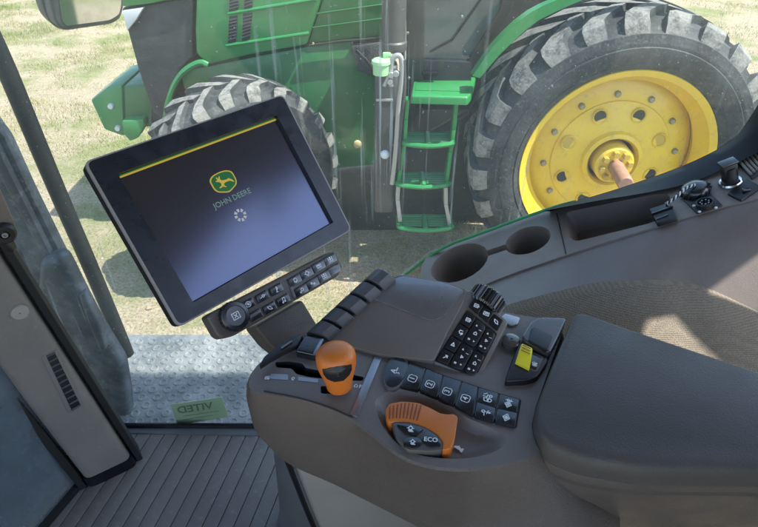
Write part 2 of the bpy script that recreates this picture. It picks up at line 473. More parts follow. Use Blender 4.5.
# ================================================================== GROUND
g = MB()
g.prism([V((-120, -60, 0)), V((120, -60, 0)), V((120, 160, 0)), V((-120, 160, 0))], V((0, 0, -.5)), 'ground')
o = g.done('ground'); o['kind'] = 'structure'; o['label'] = 'dry tan field with patchy short green grass'

vs, fs = [], []
def blade(x, y, h, w):
    a = random.random() * 6.283; dx, dy = math.cos(a) * w, math.sin(a) * w
    b = random.random() * 6.283; l = h * random.uniform(.2, .9)
    k = len(vs)
    vs.extend([(x - dx, y - dy, 0), (x + dx, y + dy, 0), (x + math.cos(b) * l, y + math.sin(b) * l, h)])
    fs.append((k, k + 1, k + 2))
n = 0
while n < 120000:
    r_ = random.random()
    if r_ < .06:
        x = random.uniform(1.5, 9); y = random.uniform(-2, 2.2)
    elif r_ < .82:
        x = random.uniform(-9.5, 1.5); y = random.uniform(2.2, 15)
    else:
        x = random.uniform(2, 10); y = random.uniform(3.5, 15)
    d = mnoise.noise(V((x * .55, y * .55, 3))) + .6 * mnoise.noise(V((x * 2.3, y * 2.3, 9)))
    if random.random() > .22 + 1.3 * d: continue
    blade(x, y, random.uniform(.012, .05) * (1 + max(0, d)), random.uniform(.002, .0045)); n += 1
me = bpy.data.meshes.new('grass'); me.from_pydata(vs, [], fs); me.materials.append(M['grass'])
o = bpy.data.objects.new('grass', me); COL.objects.link(o); o['kind'] = 'stuff'; o['label'] = 'short sparse green and straw coloured grass on the field'; o['category'] = 'grass'

vs, fs = [], []
for k in range(2600):
    x = random.uniform(-9, 1.5) if random.random() < .8 else random.uniform(2, 9); y = random.uniform(2.0, 14)
    if mnoise.noise(V((x * .6, y * .6, 3))) > .15: continue
    r_ = random.uniform(.005, .02) * random.choice((1, 1, 1, 1.6)); z = r_ * .35; q = len(vs); a = random.random() * 6.28
    for t in range(5): vs.append((x + r_ * random.uniform(.7, 1.2) * math.cos(a + t * 1.257), y + r_ * random.uniform(.7, 1.2) * math.sin(a + t * 1.257), z * random.uniform(.0, .9)))
    vs += [(x, y, z + r_ * .5), (x, y, z - r_ * .7)]
    for t in range(5): fs += [(q + t, q + (t + 1) % 5, q + 5), (q + (t + 1) % 5, q + t, q + 6)]
M['clod'] = mat('dry_clods', (.36, .28, .19), .95, noise=(8, (.22, .17, .12), .4, .7))
me = bpy.data.meshes.new('soil_clods'); me.from_pydata(vs, [], fs); me.materials.append(M['clod'])
o = bpy.data.objects.new('soil_clods', me); COL.objects.link(o); o['kind'] = 'stuff'; o['label'] = 'small dry clods of soil scattered over the field'; o['category'] = 'soil'

# ================================================================== NEIGHBOUR TRACTOR
T = thing('tractor', (.3, 4.3, 0), 'green tractor with yellow wheel rims parked beyond the cab window', 'tractor')
WC = V((1.513, 3.30, 1.069)); AX = V((0, 1, 0))


def tyre_obj(name, c, Rt, Rr, wid, nl, parent, tilt=0, lugw=.05, lugh=.045, a_off=0):
    ax = V((math.sin(tilt), math.cos(tilt), 0)); e1 = V((math.cos(tilt), -math.sin(tilt), 0)); e2 = V((0, 0, 1))
    b = MB(); Rb = Rt - lugh
    h = wid
    prof = [(Rr, .02), (Rr + .035, -.012), (Rr + .05, -.022), (Rr + .056, -.018), (Rr + .075, -.030), (Rr + (Rb - Rr) * .45, -.035), (Rr + (Rb - Rr) * .52, -.034), (Rr + (Rb - Rr) * .54, -.029), (Rr + (Rb - Rr) * .60, -.030), (Rr + (Rb - Rr) * .62, -.028), (Rr + (Rb - Rr) * .78, -.018), (Rb - .05, .0), (Rb - .012, .03), (Rb, .075),
            (Rb + .006, h * .5), (Rb, h - .075), (Rb - .012, h - .03), (Rb - .05, h), (Rr + (Rb - Rr) * .5, h + .035), (Rr + .03, h + .012), (Rr, h - .02)]
    b.lathe(c, ax, prof, 'tyre', 96, e1, closed_prof=True)

    def pt(a, r, ang): return c + ax * a + (e1 * math.cos(ang) + e2 * math.sin(ang)) * r
    for side in (0, 1):
        for k in range(nl):
            th = a_off + 2 * math.pi * (k + .5 * side) / nl
            jr = random.uniform(-.006, .004); jw = random.uniform(.9, 1.08)
            stn = [(.54, 0, Rt), (.40, .075, Rt), (.24, .17, Rt), (.11, .235, Rt - .003), (.035, .25, Rt - .02), (-.002, .25, Rt - .06), (-.02, .24, Rt - .125)]
            LL, RR_, LB, RB = [], [], [], []
            for (a, da, r) in stn:
                aa = a * h if a > 0 else a
                if side: aa = h - aa
                w = lugw * (1.0 + .35 * (1 - min(1, max(0, a) / .5)))
                r2 = r + jr + random.uniform(-.004, .003); w *= jw * random.uniform(.93, 1.06)
                rb = min(Rb - .01, r - .03) if a > .05 else r - .04
                inn = (h * .5 - aa) * .06
                LL.append(pt(aa, r2, th + da + (w - .006) / Rt)); RR_.append(pt(aa, r2, th + da - (w - .006) / Rt))
                LB.append(pt(aa + inn, rb, th + da + (w + .012) / Rt)); RB.append(pt(aa + inn, rb, th + da - (w + .012) / Rt))
            b.rings([[l, r] for l, r in zip(LL, RR_)], 'lug', closed=False, cap0=False, cap1=False)
            b.rings([[l, r] for l, r in zip(LB, LL)], 'tyre', closed=False, cap0=False, cap1=False)
            b.rings([[l, r] for l, r in zip(RR_, RB)], 'tyre', closed=False, cap0=False, cap1=False)
            b.rings([[LB[0], LL[0]], [RB[0], RR_[0]]], 'tyre', closed=False, cap0=False, cap1=False)
            b.rings([[LB[-1], LL[-1]], [RB[-1], RR_[-1]]], 'tyre', closed=False, cap0=False, cap1=False)
    return b.done(name, parent, 35)


rear = MB()
Rr = .594
rear.lathe(WC, AX, [(Rr - .045, .40), (Rr - .06, .30), (Rr - .052, .16), (Rr - .075, .13), (Rr - .06, .09), (Rr - .03, .05), (Rr - .022, .02), (Rr + .004, .006), (Rr + .018, .0), (Rr + .024, .012), (Rr + .012, .03), (Rr - .005, .08), (Rr, .38)], 'yellow', 96, closed_prof=True)
rw = rear.done('rear_wheel', T); rw['label'] = 'large yellow rear wheel rim in a lugged tyre'
tyre_obj('tyre', WC, .925, Rr + .008, .52, 24, rw, lugw=.056, a_off=.12)
d = MB()
d.lathe(WC, AX, [(Rr - .06, .20), (Rr - .10, .175), (.47, .17), (.455, .165), (.40, .150), (.385, .150), (.380, .140), (.25, .115), (.20, .105), (.19, .075), (.165, .068), (.15, .09), (.148, .20), (Rr - .06, .24)], 'yellow', 72, closed_prof=True)
dd = d.done('rim_disc', rw)
h = MB()
h.lathe(WC, AX, [(.001, .02), (.11, .02), (.125, .035), (.128, .16), (.001, .16)], 'yellow', 40, cap0=False, cap1=False)
for k in range(8):
    a = k * math.pi / 4 + .2
    c = WC + V((math.cos(a) * .088, 0, math.sin(a) * .088))
    h.lathe(c, AX, [(.018, -.012), (.02, .0), (.02, .03)], 'yellow_in', 8)
h.lathe(WC, AX, [(.001, .185), (.17, .185), (.17, .195), (.001, .195)], 'dark', 32, cap0=False, cap1=False)
h.done('hub', rw)
a = MB(); a.lathe(WC, V((.10, 1, -.02)), [(.04, -.24), (.047, -.225), (.047, .02)], 'shaft', 24); a.done('axle_shaft', rw)
for k in range(12):
    a = MB(); an = k * math.pi / 6 + .1; c = WC + V((math.cos(an) * .425, 0, math.sin(an) * .425))
    a.lathe(c, AX, [(.001, .133), (.014, .133), (.02, .14), (.02, .17)], 'bolt', 8); a.done('bolt', rw)
for k in range(8):
    a = MB(); an = k * math.pi / 4 + .42; c = WC + V((math.cos(an) * .315, .0, math.sin(an) * .315))
    a.lathe(c, AX, [(.040, .118), (.046, .112), (.05, .125), (.036, .128)], 'yellow', 20, closed_prof=True)
    a.lathe(c, AX, [(.001, .1235), (.037, .1235), (.037, .13)], 'dark' if k % 3 else 'yellow_in', 16)
    a.done('rim_hole', rw)

FTL = -.60
FAX = V((math.sin(FTL), math.cos(FTL), 0)); FC = V((-.985, 3.76, .765)) - FAX * .21
fr = MB()
fr.lathe(FC, FAX, [(.40, .36), (.38, .2), (.39, .06), (.415, .02), (.43, .0), (.435, .02), (.41, .06), (.42, .36)], 'yellow', 64, closed_prof=True)
fr.lathe(FC, FAX, [(.001, .10), (.15, .10), (.17, .14), (.39, .18), (.39, .22), (.001, .22)], 'yellow', 48, cap0=False, cap1=False)
fw = fr.done('front_wheel', T)
tyre_obj('tyre', FC, .705, .43, .42, 22, fw, tilt=FTL, lugw=.037, lugh=.035, a_off=.07)

# hood and panels (real thickness towards the tractor's middle)
def vslab(name, Y, px, th, m, parent=T, bev=.012, rnd=0, seg=2):
    b = MB(); b.slab(YP(Y), px, th, m, bev, seg, rnd); return b.done(name, parent)


hood = vslab('hood', 4.22, [(198, -70), (195, 30), (196, 54), (208, 65), (250, 55), (307, 45), (322, -2), (335, -70)], .9, 'green', bev=.02)
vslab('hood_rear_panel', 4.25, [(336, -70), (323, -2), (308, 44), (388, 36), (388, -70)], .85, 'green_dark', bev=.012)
b = MB()
for (p0, p1) in (((228, 13.5), (316, -1)), ((226, 45.5), (309, 33))):
    A, B = YP(4.212).at(*p0), YP(4.212).at(*p1)
    b.tube([A, lerp(A, B, .5), B], .012, 'green_step', 8)
b.done('crease_trim', hood)
for px in ([(229, 17), (237, 16), (236, 42), (228, 43)], [(243, 14), (252, 13), (250, 39), (242, 41)], [(230, -14), (239, -16), (238, 11), (229, 12)], [(245, -17), (254, -18), (252, 8), (244, 10)]):
    b = MB(); b.slab(YP(4.21), px, .02, 'green_grille', .002)
    q = pts(YP(4.205), px)
    for k in range(1, 8):
        t = k / 8
        b.tube([lerp(q[0], q[3], t), lerp(q[1], q[2], t - .04)], .004, 'exhaust', 6)
    b.done('vent', hood)
vslab('nose_panel', 4.25, [(121, 8), (150, 5), (194, -4), (192.5, 30), (193, 56), (180, 70), (172, 90), (166, 122), (152, 112), (138, 70)], .85, 'nose', bev=.02)
vslab('hood_front_cap', 4.22, [(112, -70), (122, 7), (150, 4), (194.5, -5), (196, -70)], .9, 'green', bev=.015)
vslab('headlight', 4.21, [(122, 11), (143, 8), (136, 20), (127, 31)], .08, 'lamp', bev=.006)
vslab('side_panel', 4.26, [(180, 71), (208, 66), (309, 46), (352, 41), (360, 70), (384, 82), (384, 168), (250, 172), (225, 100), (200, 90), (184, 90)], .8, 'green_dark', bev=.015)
b = MB(); Q = smooth_line(pts(YP(4.2), [(164, 128), (168, 98), (180, 73), (200, 61), (208, 65)]), 2); b.tube(Q, .022, 'green', 8); b.done('panel_edge', T)
b = MB(); b.tube(pts(YP(4.235), [(309, 45.5), (338, 41.5), (386, 37.5)]), .010, 'dark', 6); b.done('panel_gap', T)
vslab('engine_bay_cover', 4.2, [(351, 47), (385, 42), (385, 80), (358, 72)], .3, 'nose', bev=.01)
# front weight bracket
b = MB()
b.slab(YP(4.35), [(90, 100), (107, 87), (122, 85), (124, 137), (104, 130)], .55, 'green', .02)
fwt = b.done('front_weight', T)
b = MB(); b.slab(YP(4.37), [(123, 86), (160, 84), (166, 128), (146, 127), (125, 133)], .5, 'green_dark', .015); b.done('weight_bracket', fwt)
b = MB(); b.slab(YP(4.28), [(121.5, 121), (143, 119.5), (145, 126), (138, 138), (130, 141.5), (123, 134)], .10, 'green_step', .012); b.done('bracket_step', fwt)
for q in ((111, 106), (118, 128)):
    b = MB(); c = YP(4.345).at(*q); b.lathe(c, AX, [(.001, -.02), (.02, -.02), (.024, 0), (.024, .02)], 'lamp', 10, cap0=False); b.done('bolt', fwt)
# chassis, tank, cab
vslab('chassis', 4.35, [(150, 95), (490, 95), (490, 228), (345, 236), (150, 180)], .6, 'dark', bev=.03)
vslab('fuel_tank', 4.235, [(322, 174), (340, 168), (385, 164), (478, 108), (486, 206), (420, 240), (352, 243), (335, 215)], .5, 'tank', bev=.05, seg=4)
vslab('cab_pillar', 3.66, [(399, -70), (426, -70), (424, 62), (423, 108), (402, 112), (400, 60)], .12, 'dark', bev=.012)
vslab('cab_sill', 3.665, [(423, 60), (472, 62), (470, 110), (423, 110)], .4, 'dark', bev=.01)
vslab('rear_cab_frame', 3.67, [(512, -70), (532, -70), (512, 10), (480, 62), (471, 70), (468, 61), (500, 10)], .1, 'dark', bev=.008)
vslab('cab_window', 3.70, [(423, -70), (520, -70), (505, 8), (475, 66), (424, 62)], .02, 'cabglass', bev=0)
# windscreen parts seen behind the cab window
vslab('cab_interior', 4.15, [(432, -70), (500, -70), (480, 30), (470, 48), (436, 48)], .3, 'dark', bev=.02)
b = MB(); Q = smooth_line(pts(YP(3.60), [(404, -60), (405, 20), (405, 66), (403, 92)]), 2); b.tube(Q, .008, 'hose', 8); b.done('pillar_highlight', T)  # pale tube drawn in for the bright highlight along the cab pillar
for q in ((407.5, 33), (313, 44), (462, 17), (409, 78), (420, 100), (452, 84), (456, 84)):
    b = MB(); b.lathe(YP(3.655 if q[0] > 400 else 4.2).at(*q), AX, [(.001, -.006), (.006, -.006), (.009, 0), (.009, .02)], 'bolt', 8, cap0=False); b.done('bolt', T)
b = MB()
for px in ([(356, 50), (372, 66), (378, 84)],):
    b.tube(smooth_line(pts(YP(4.15), px), 2), .012, 'dark', 8)
b.done('hose', T)
for y_ in (12, 26):
    b = MB(); b.tube(pts(YP(4.245), [(318 - y_ * .32, y_ + 2), (386, y_ - 8)]), .006, 'green_dark', 6); b.done('crease_line', T)
b = MB(); b.tube(pts(YP(3.69), [(430, 52), (452, 40), (486, -8)]), .007, 'rubber', 6); b.done('wiper', T)
b = MB(); b.box(YP(3.64).at(430, 74), .10, .03, .03, 'rubber', .008); b.done('door_handle', T)
# fender
Q0 = smooth_line(pts(YP(3.42), [(472.5, 76), (484, 59), (497, 41.5), (524, 16), (550, 2), (588, -11), (650, -19), (718, -6)]), 1)
Q1 = smooth_line(pts(YP(3.42), [(480, 78), (490, 66), (502, 52), (533, 23), (560, 9.5), (592, -4), (648, -13), (710, -1)]), 1)
b = MB(); RRs = []
for a, c in zip(Q0, Q1):
    RRs.append([a, c, c + V((0, .10, 0)), a + V((0, .10, -.01))])
b.rings(RRs, 'green_step', True)
fd = b.done('rear_fender', T, 30)
b = MB(); b.slab(YP(3.86), [(468, 76), (480, 40), (505, 8), (535, -30), (560, -70), (640, -70), (630, 120), (560, 230), (486, 215)], .3, 'dark', .02); b.done('fender_liner', T)
# platform + ladder
b = MB(); b.slab(ZP(1.50), [(414, 76.5), (476, 76.5), (472, 92), (468, 97), (411, 95.5)], .05, 'green_step', .014, 3)
b.slab(ZP(1.504), [(417, 79), (471, 79), (465, 91), (415, 90)], .003, 'green', .001)
pf = b.done('platform', T)
ld = None
for px in ([(408, 100), (406, 120), (405, 141), (398.5, 183)], [(457, 102), (454, 130), (451, 152), (446, 188)]):
    A = pts(YP(3.46), px); lad = MB()
    for a, c in zip(A, A[1:]):
        lad.prism([a + V((-.013, 0, 0)), a + V((.013, 0, 0)), c + V((.013, 0, 0)), c + V((-.013, 0, 0))], V((0, .07, 0)), 'green_step', .006)
    if ld is None: ld = lad.done('ladder', T)
    else: lad.done('ladder_rail', ld)
for px in ([(398.5, 183), (397.5, 200), (400, 222)], [(446, 188), (446, 205), (450, 226)]):
    A = pts(YP(3.465), px); s_ = MB()
    for a, c in zip(A, A[1:]):
        s_.prism([a + V((-.014, 0, 0)), a + V((.014, 0, 0)), c + V((.014, 0, 0)), c + V((-.014, 0, 0))], V((0, .07, 0)), 'hose', .004)
    s_.done('rubber_strap', ld)
for (y0, xl, xr) in ((145, 404.5, 453), (186, 397.5, 449), (229, 399, 452)):
    s_ = MB(); A = YP(3.42).at(xl, y0); B = YP(3.42).at(xr, y0); z = A.z; D = V((0, .17, 0))
    c1, c2 = A, B
    L_ = (B - A).length
    rad = [A + V((0, .03, 0)), A + V((.02, .008, 0)), lerp(A, B, .5) + V((0, -.025, 0)), B + V((-.02, .008, 0)), B + V((0, .03, 0))]
    s_.tube(smooth_line(rad, 2), .017, 'green_step', 8)
    s_.tube([A + V((0, .03, 0)), A + D], .019, 'green_step', 8); s_.tube([B + V((0, .03, 0)), B + D], .019, 'green_step', 8)
    s_.tube([A + D, B + D], .018, 'green_step', 8)
    m_ = lerp(A, B, .5); s_.tube([m_ + V((0, -.02, .006)), m_ + D + V((0, 0, .006))], .02, 'green_step', 6)
    for k in range(1, 9):
        yy = .02 + k * .016
        for (u0, u1) in ((.05, .44), (.56, .95)):
            s_.tube([lerp(A, B, u0) + V((0, yy, .003)), lerp(A, B, u1) + V((0, yy, .003))], .0045, 'green_step' if k % 2 else 'green_dark', 5)
    s_.done('step', ld)
# exhaust column
e_ = MB(); c = YP(3.5).at(394, 40)
e_.lathe((c.x, 3.57, 0), (0, 0, 1), [(.001, 1.72), (.075, 1.72), (.082, 1.74), (.082, 1.77), (.072, 1.78), (.072, 2.4), (.001, 2.4)], 'exhaust', 28, cap0=False, cap1=False)
e_.slab(YP(3.5), [(375, 66), (398, 66), (397, 150), (394, 214), (374, 214), (374, 140)], .14, 'exhaust', .03, 3)
e_.slab(YP(3.495), [(376, 99), (393, 99), (393, 101.5), (376, 101.5)], .02, 'hose', .002)
ex = e_.done('exhaust_stack', T)
e_ = MB(); c = YP(3.46).at(381, 64)
e_.lathe(c, (0, 0, 1), [(.001, .03), (.045, .03), (.056, .022), (.058, .004), (.05, 0), (.048, -.06), (.001, -.06)], 'cap', 24, cap0=False, cap1=False)
e_.box(c + V((.035, .03, .045)), .05, .03, .03, 'cap', .008)
e_.done('filler_cap', T)
e_ = MB(); Q = smooth_line(pts(YP(3.46), [(391, 86), (391, 62), (395, 55), (402, 56), (402, 78), (398, 110), (396, 150), (392, 184)]), 2)
e_.tube(Q, .016, 'hose', 10); Q = smooth_line(pts(YP(3.46), [(404, 60), (405, 90), (400, 130), (399, 170)]), 2); e_.tube(Q, .012, 'exhaust', 8)
Q = smooth_line(pts(YP(3.45), [(384, 86), (388, 78), (391, 70)]), 1); e_.tube(Q, .012, 'hose', 8)
for q in ((391, 75), (396, 74), (390, 82)): e_.lathe(YP(3.44).at(*q), AX, [(.001, -.01), (.016, -.01), (.02, .0), (.02, .03)], 'hose', 10, cap0=False)
e_.done('hose', T)
e_ = MB(); e_.lathe(YP(4.25).at(357.5, 144.5), AX, [(.001, -.006), (.026, -.006), (.032, -.002), (.033, .0), (.033, .1)], 'amber', 20, cap0=False); e_.done('side_reflector', T)
e_ = MB(); e_.lathe(YP(3.49).at(385, 155), AX, [(.001, -.016), (.018, -.014), (.03, -.002), (.032, .01), (.032, .03)], 'lamp', 20, cap0=False); e_.done('sensor_cap', T)

# ================================================================== OWN TRACTOR CAB
CAB = thing('tractor_cab', (-.2, .6, 1.5), 'tractor cab interior with taupe pillar, window sill console and dusty side window', 'tractor cab')
FZ = 1.55
# unseen cab top for shade; rear notches shaped to throw the sun patches
b = MB()
RZ = 3.2
b.prism([V((x_, y_, RZ)) for x_, y_ in ((-1.0, -.85), (.988, -.85), (.988, .487), (1.03, .491), (1.2, .376), (1.2, .500), (1.072, .527), (1.2, .622), (1.2, .89), (-1.0, .89))], V((0, 0, .02)), 'shade_roof', .004, 2)
b.done('shade_roof', CAB)

# side window
GLY = .905
gp = [(128, 441), (293, 424), (360, 300), (400, 277), (430, 253), (449, 244), (477, 234.5), (520, 218.5), (557, 206), (620, 187), (680, 166), (722, 146), (745, 129), (760, 108)]
G = pts(YP(GLY), gp)
top = [V((1.05, GLY, 2.75)), V((1.05, GLY, 3.19)), V((-.80, GLY, 3.19)), V((-.80, GLY, 2.4))]
b = MB(); b.prism(G + [V((.72, GLY, 2.47))] + top, V((0, .006, 0)), 'glass')
pane = b.done('side_window', CAB); pane['label'] = 'large dusty side window with dried water streaks'
# green glass edge catching the light along the sill
b = MB(); Q = smooth_line(pts(YP(GLY - .004), [(398, 280), (412, 270), (428, 257), (449, 244.5), (477, 234.8), (520, 218.8), (557, 206), (576, 200.5)]), 1)
b.tube(Q, [.0028] * (len(Q) - 3) + [.0024, .0018, .0008], 'glass_edge', 8); b.done('glass_edge', pane)
# sticker, seen from behind through the glass
b = MB(); SP = YP(GLY + .0075)
sq = [(170.5, 404.5), (222, 397), (228.5, 417), (177.5, 425)]
b.slab(SP, sq, .001, 'sticker')
A, B, Cc = SP.at(*sq[0]), SP.at(*sq[1]), SP.at(*sq[3])
X = (B - A).normalized(); Y = (A - Cc).normalized()
c = SP.at(195, 408)
b.text(c, -X, Y, V((0, -1, 0)), 'VITED', .034, 'stickertext', .0008)
for (y0, l) in ((416, 36), (419.5, 30)):
    A2, B2 = SP.at(183, y0), SP.at(183 + l, y0 - l * .15)
    b.tube([A2 + V((0, -.001, 0)), B2 + V((0, -.001, 0))], .0005, 'stickertext', 4)
b.done('sticker', pane)
# rubber seals
b = MB(); Q = [V((-.72, .898, FZ + .010)), V((-.3, .897, FZ + .010)), V((.2, .894, FZ + .010))]; b.tube(Q, .006, 'rubber', 8)
b.prism([V((-.72, .880, FZ + .006)), V((.2, .862, FZ + .006)), V((.2, .903, FZ + .006)), V((-.72, .903, FZ + .006))], V((0, 0, -.03)), 'boot', .002)
b.done('window_seal', pane)

# trim band between glass and console
b = MB()
up_ = [(556, 206.5), (590, 197), (620, 188), (680, 167.5), (722, 147.5), (744, 131), (758, 112), (790, 60)]
lo_ = [(556, 208.5), (600, 200), (640, 194), (690, 184), (735, 164), (758, 152), (790, 140), (820, 120)]
UU = smooth_line(pts(YP(.89), up_), 2); LL = smooth_line(pts(YP(.83), lo_), 2)
RRs = [[a + V((0, .015, -.02)), a, lerp(a, c, .35) + V((0, -.002, .002)), lerp(a, c, .8) + V((0, -.001, .001)), c, c + V((0, .06, -.04))] for a, c in zip(UU, LL)]
b.rings(RRs, 'rubber', True)
b.done('window_trim', CAB)

# side console
SCa, SCb, SCc = YP(.86).at(430, 268), YP(.86).at(758, 150), YP(.755).at(650, 228)
SC = P3(SCa, SCb, SCc)
N_ = SC.n
outer = smooth_line(pts(SC, [(424, 300), (421, 283), (421, 267), (428, 254), (449, 245), (477, 235.3), (520, 219.3), (557, 207), (600, 197), (640, 188), (690, 174), (735, 158), (775, 136), (800, 160), (790, 190), (758, 198), (715, 208), (671, 221.5), (618, 238), (566, 255), (505, 276), (470, 291), (440, 303)]), 1, True)
c1, c2 = SC.at(459, 262.5), SC.at(527.5, 240)
ex1 = V((1, 0, 0)); ex1 = (ex1 - N_ * ex1.dot(N_)).normalized(); ey1 = N_.cross(ex1)
r1, r2 = .0555, .0405
def ring(c, r, dz, n=40, sx=1, sy=1): return [c + (ex1 * math.cos(2 * math.pi * k / n) * sx + ey1 * math.sin(2 * math.pi * k / n) * sy) * r - N_ * dz for k in range(n)]
# both cups and the channel between them form one keyhole-shaped opening
dv = (c2 - c1).normalized(); pv = N_.cross(dv); hw = .009
a1 = math.asin(hw / r1); a2 = math.asin(hw / r2)
def cupring(s_, dz):
    q = []
    for k in range(25):
        a = a1 + (2 * math.pi - 2 * a1) * k / 24; q.append(c1 + (dv * math.cos(a) + pv * math.sin(a)) * r1 * s_ - N_ * dz)
    for k in range(25):
        a = math.pi + a2 + (2 * math.pi - 2 * a2) * k / 24; q.append(c2 + (dv * math.cos(a) + pv * math.sin(a)) * r2 * s_ - N_ * dz)
    return q
K0 = cupring(1, 0)
tray_px = [(565, 212.5), (655, 194), (668, 194.5), (671, 199), (655, 222), (576, 241.5), (570, 238)]
tr0 = fillet(pts(SC, tray_px), .012, 4)
b = MB()
b.sheet(outer, [K0, tr0], 'sill')
tc_ = sum(tr0, V()) / len(tr0)
b.rings([tr0, [lerp(p, tc_, .015) - N_ * .003 for p in tr0], [lerp(p, tc_, .10) - N_ * .045 for p in tr0]], 'sill', True, False, True)
# rim edge down to skirt
sk = lambda p, dz, s_: p - N_ * dz + V((0, -s_, 0))
b.rings([outer, [p - N_ * .004 + (p - SC.at(600, 230)).normalized() * .002 for p in outer], [p - N_ * .03 for p in outer]], 'sill', True, False, False)
con = b.done('side_console', CAB, 35); con['label'] = 'taupe window sill console with two cup holders and a tray'
b = MB(); K1 = cupring(.97, .004); K2 = cupring(.93, .03)
b.rings([K0, K1, K2], 'sill', True, False, False)
for c, r in ((c1, r1), (c2, r2)):
    b.lathe(c, -N_, [(r * .93, .028), (r * .86, .085), (r * .80, .09), (.001, .09)], 'sill', 40, cap0=False, cap1=False)
ch = [c1 + dv * r1 * .9 + pv * hw, c1 + dv * r1 * .9 - pv * hw, c2 - dv * r2 * .9 - pv * hw, c2 - dv * r2 * .9 + pv * hw]
b.sheet([p - N_ * .022 for p in ch], [], 'sill')
b.done('cup_holder', con, 35)
b = MB(); b.tube(smooth_line(pts(SC.up(.0003), [(556.5, 213), (558, 220), (566, 254)]), 1), .0009, 'seam', 5)
b.done('console_seam', con)

# socket flap + dust cap with lanyard + connector + power socket + second flap + vent
def patch(name, px, th, m, parent, rise=.0, bev=.0015, rnd=.003):
    b = MB(); b.slab(SC.up(rise + th), px, th, m, bev, 2, rnd); return b.done(name, parent)


fl = patch('socket_flap', [(649, 208.5), (670, 202), (677.5, 217), (657, 223)], .008, 'black', con)
b = MB(); A, B = SC.up(.0095).at(651.5, 214), SC.up(.0095).at(673, 206.5); b.tube([A, B], .0016, 'key', 6); A, B = SC.up(.0095).at(656, 219), SC.up(.0095).at(668, 214.5); b.tube([A, B], .0012, 'grey_ring', 6); b.done('flap_rib', fl)
bs = patch('connector_plate', [(681, 197), (708, 190), (723, 205), (697, 213)], .003, 'black', con)
b = MB(); c = SC.at(695.5, 193); b.lathe(c, N_, [(.021, 0), (.022, .004), (.021, .010), (.017, .014), (.007, .017), (.001, .0175)], 'key', 28, cap1=False)
for k in range(16):
    a = k * math.pi / 8; b.box(c + (ex1 * math.cos(a) + ey1 * math.sin(a)) * .0215 + N_ * .006, .003, .003, .007, 'black', .0006)
dc = b.done('dust_cap', con)
b = MB(); Q = [SC.up(h_).at(*q) for q, h_ in (((666, 204), .010), ((674, 199), .018), ((681, 192.5), .022), ((687, 187), .025), ((695, 185), .019))]
Q = smooth_line(Q, 2)
e0 = N_
for ph, m_ in ((0, 'white'), (math.pi, 'black')):
    W = []
    for i in range(len(Q) * 5 - 5):
        j = i // 5; t = (i % 5) / 5; p = lerp(Q[j], Q[j + 1], t); a = i * .55 + ph
        W.append(p + (N_ * math.cos(a) + ey1 * math.sin(a)) * .0013)
    b.tube(W, .0013, m_, 6)
b.done('lanyard', dc)
b = MB(); c = SC.at(705.5, 207); b.lathe(c, N_, [(.0125, 0), (.0125, .010), (.0105, .0105), (.0095, .004), (.001, .004)], 'black', 26, cap1=False)
for k in range(7):
    a = k * math.pi / 3.5; b.lathe(c + (ex1 * math.cos(a) + ey1 * math.sin(a)) * .006, N_, [(.0012, .004), (.0012, .010), (.0001, .010)], 'steel', 6)
for q in ((694, 206), (699.5, 212), (716, 208)): b.lathe(SC.up(.003).at(*q), N_, [(.0022, 0), (.0022, .0014), (.0001, .0015)], 'white', 10)
b.done('connector_socket', con)
b = MB(); c = SC.at(730.5, 183.5); b.lathe(c, N_, [(.0125, -.004), (.016, -.001), (.0172, .003), (.0155, .0055), (.0125, .004)], 'chrome', 32, closed_prof=True); b.done('power_socket', con)
f2 = patch('vent_flap', [(727, 193), (746, 178.5), (762, 186), (741, 200)], .004, 'black', con)
b = MB(); b.box(SC.up(.006).at(746, 190), .012, .006, .004, 'key', .001); b.done('flap_latch', f2)
# louvred vent at the far right
for k in range(7):
    b = MB(); q0 = (740 + k * 3.2, 162 - k * 2.4); A = SC.up(.006).at(*q0); B = SC.up(.006).at(q0[0] + 11, q0[1] + 12)
    b.tube([A, B], .0022, 'pillar', 6); b.done('vent_louvre', con)
b = MB(); b.slab(SC.up(.004), [(737, 162), (765, 143), (778, 160), (752, 178)], .008, 'black', .001); b.done('vent_recess', con)
# the plug standing in the socket: lifted out, it is a thing of its own
PT = thing('power_plug', c, 'black power plug standing in the chrome ringed socket on the sill', 'plug')
b = MB(); b.lathe(c, N_, [(.0115, .0), (.0118, .012), (.0105, .016), (.0105, .030)], 'black', 24)
b.box(c + N_ * .026, .022, .016, .022, 'black', .003, Matrix((ex1, ey1, N_)).transposed()); b.box(c + N_ * .0385, .024, .018, .004, 'key', .001, Matrix((ex1, ey1, N_)).transposed())
b.done('plug_body', PT)

# wall below the console and the perforated liner
in_px = [(424, 305), (440, 304), (470, 292), (505, 277), (566, 256), (618, 239), (671, 222.5), (715, 209), (758, 199), (800, 190), (860, 180)]
bd_px = [(420, 345), (440, 338), (470, 325), (505, 311), (560, 296), (620, 283), (660, 280), (681, 282), (706, 287), (758, 312), (830, 345)]
Wl = smooth_line([SC.up(-.003).at(*q) for q in in_px], 2)
BDP = P3(YP(.66).at(440, 338), YP(.66).at(660, 280), YP(.60).at(758, 312))
Wb = smooth_line([YP(.665 if q[0] < 690 else .665 - (q[0] - 690) * .0005).at(*q) for q in bd_px], 2)
b = MB()
RRs = []
for a, c in zip(Wl, Wb):
    RRs.append([a, a + (c - a) * .03 + V((0, -.006, 0)), lerp(a, c, .3) + V((0, -.012, 0)), lerp(a, c, .65) + V((0, -.009, 0)), c, c + V((0, .03, -.05))])
b.rings(RRs, 'brown', False, False, False)
b.done('side_wall', CAB)
b = MB(); RRs = []
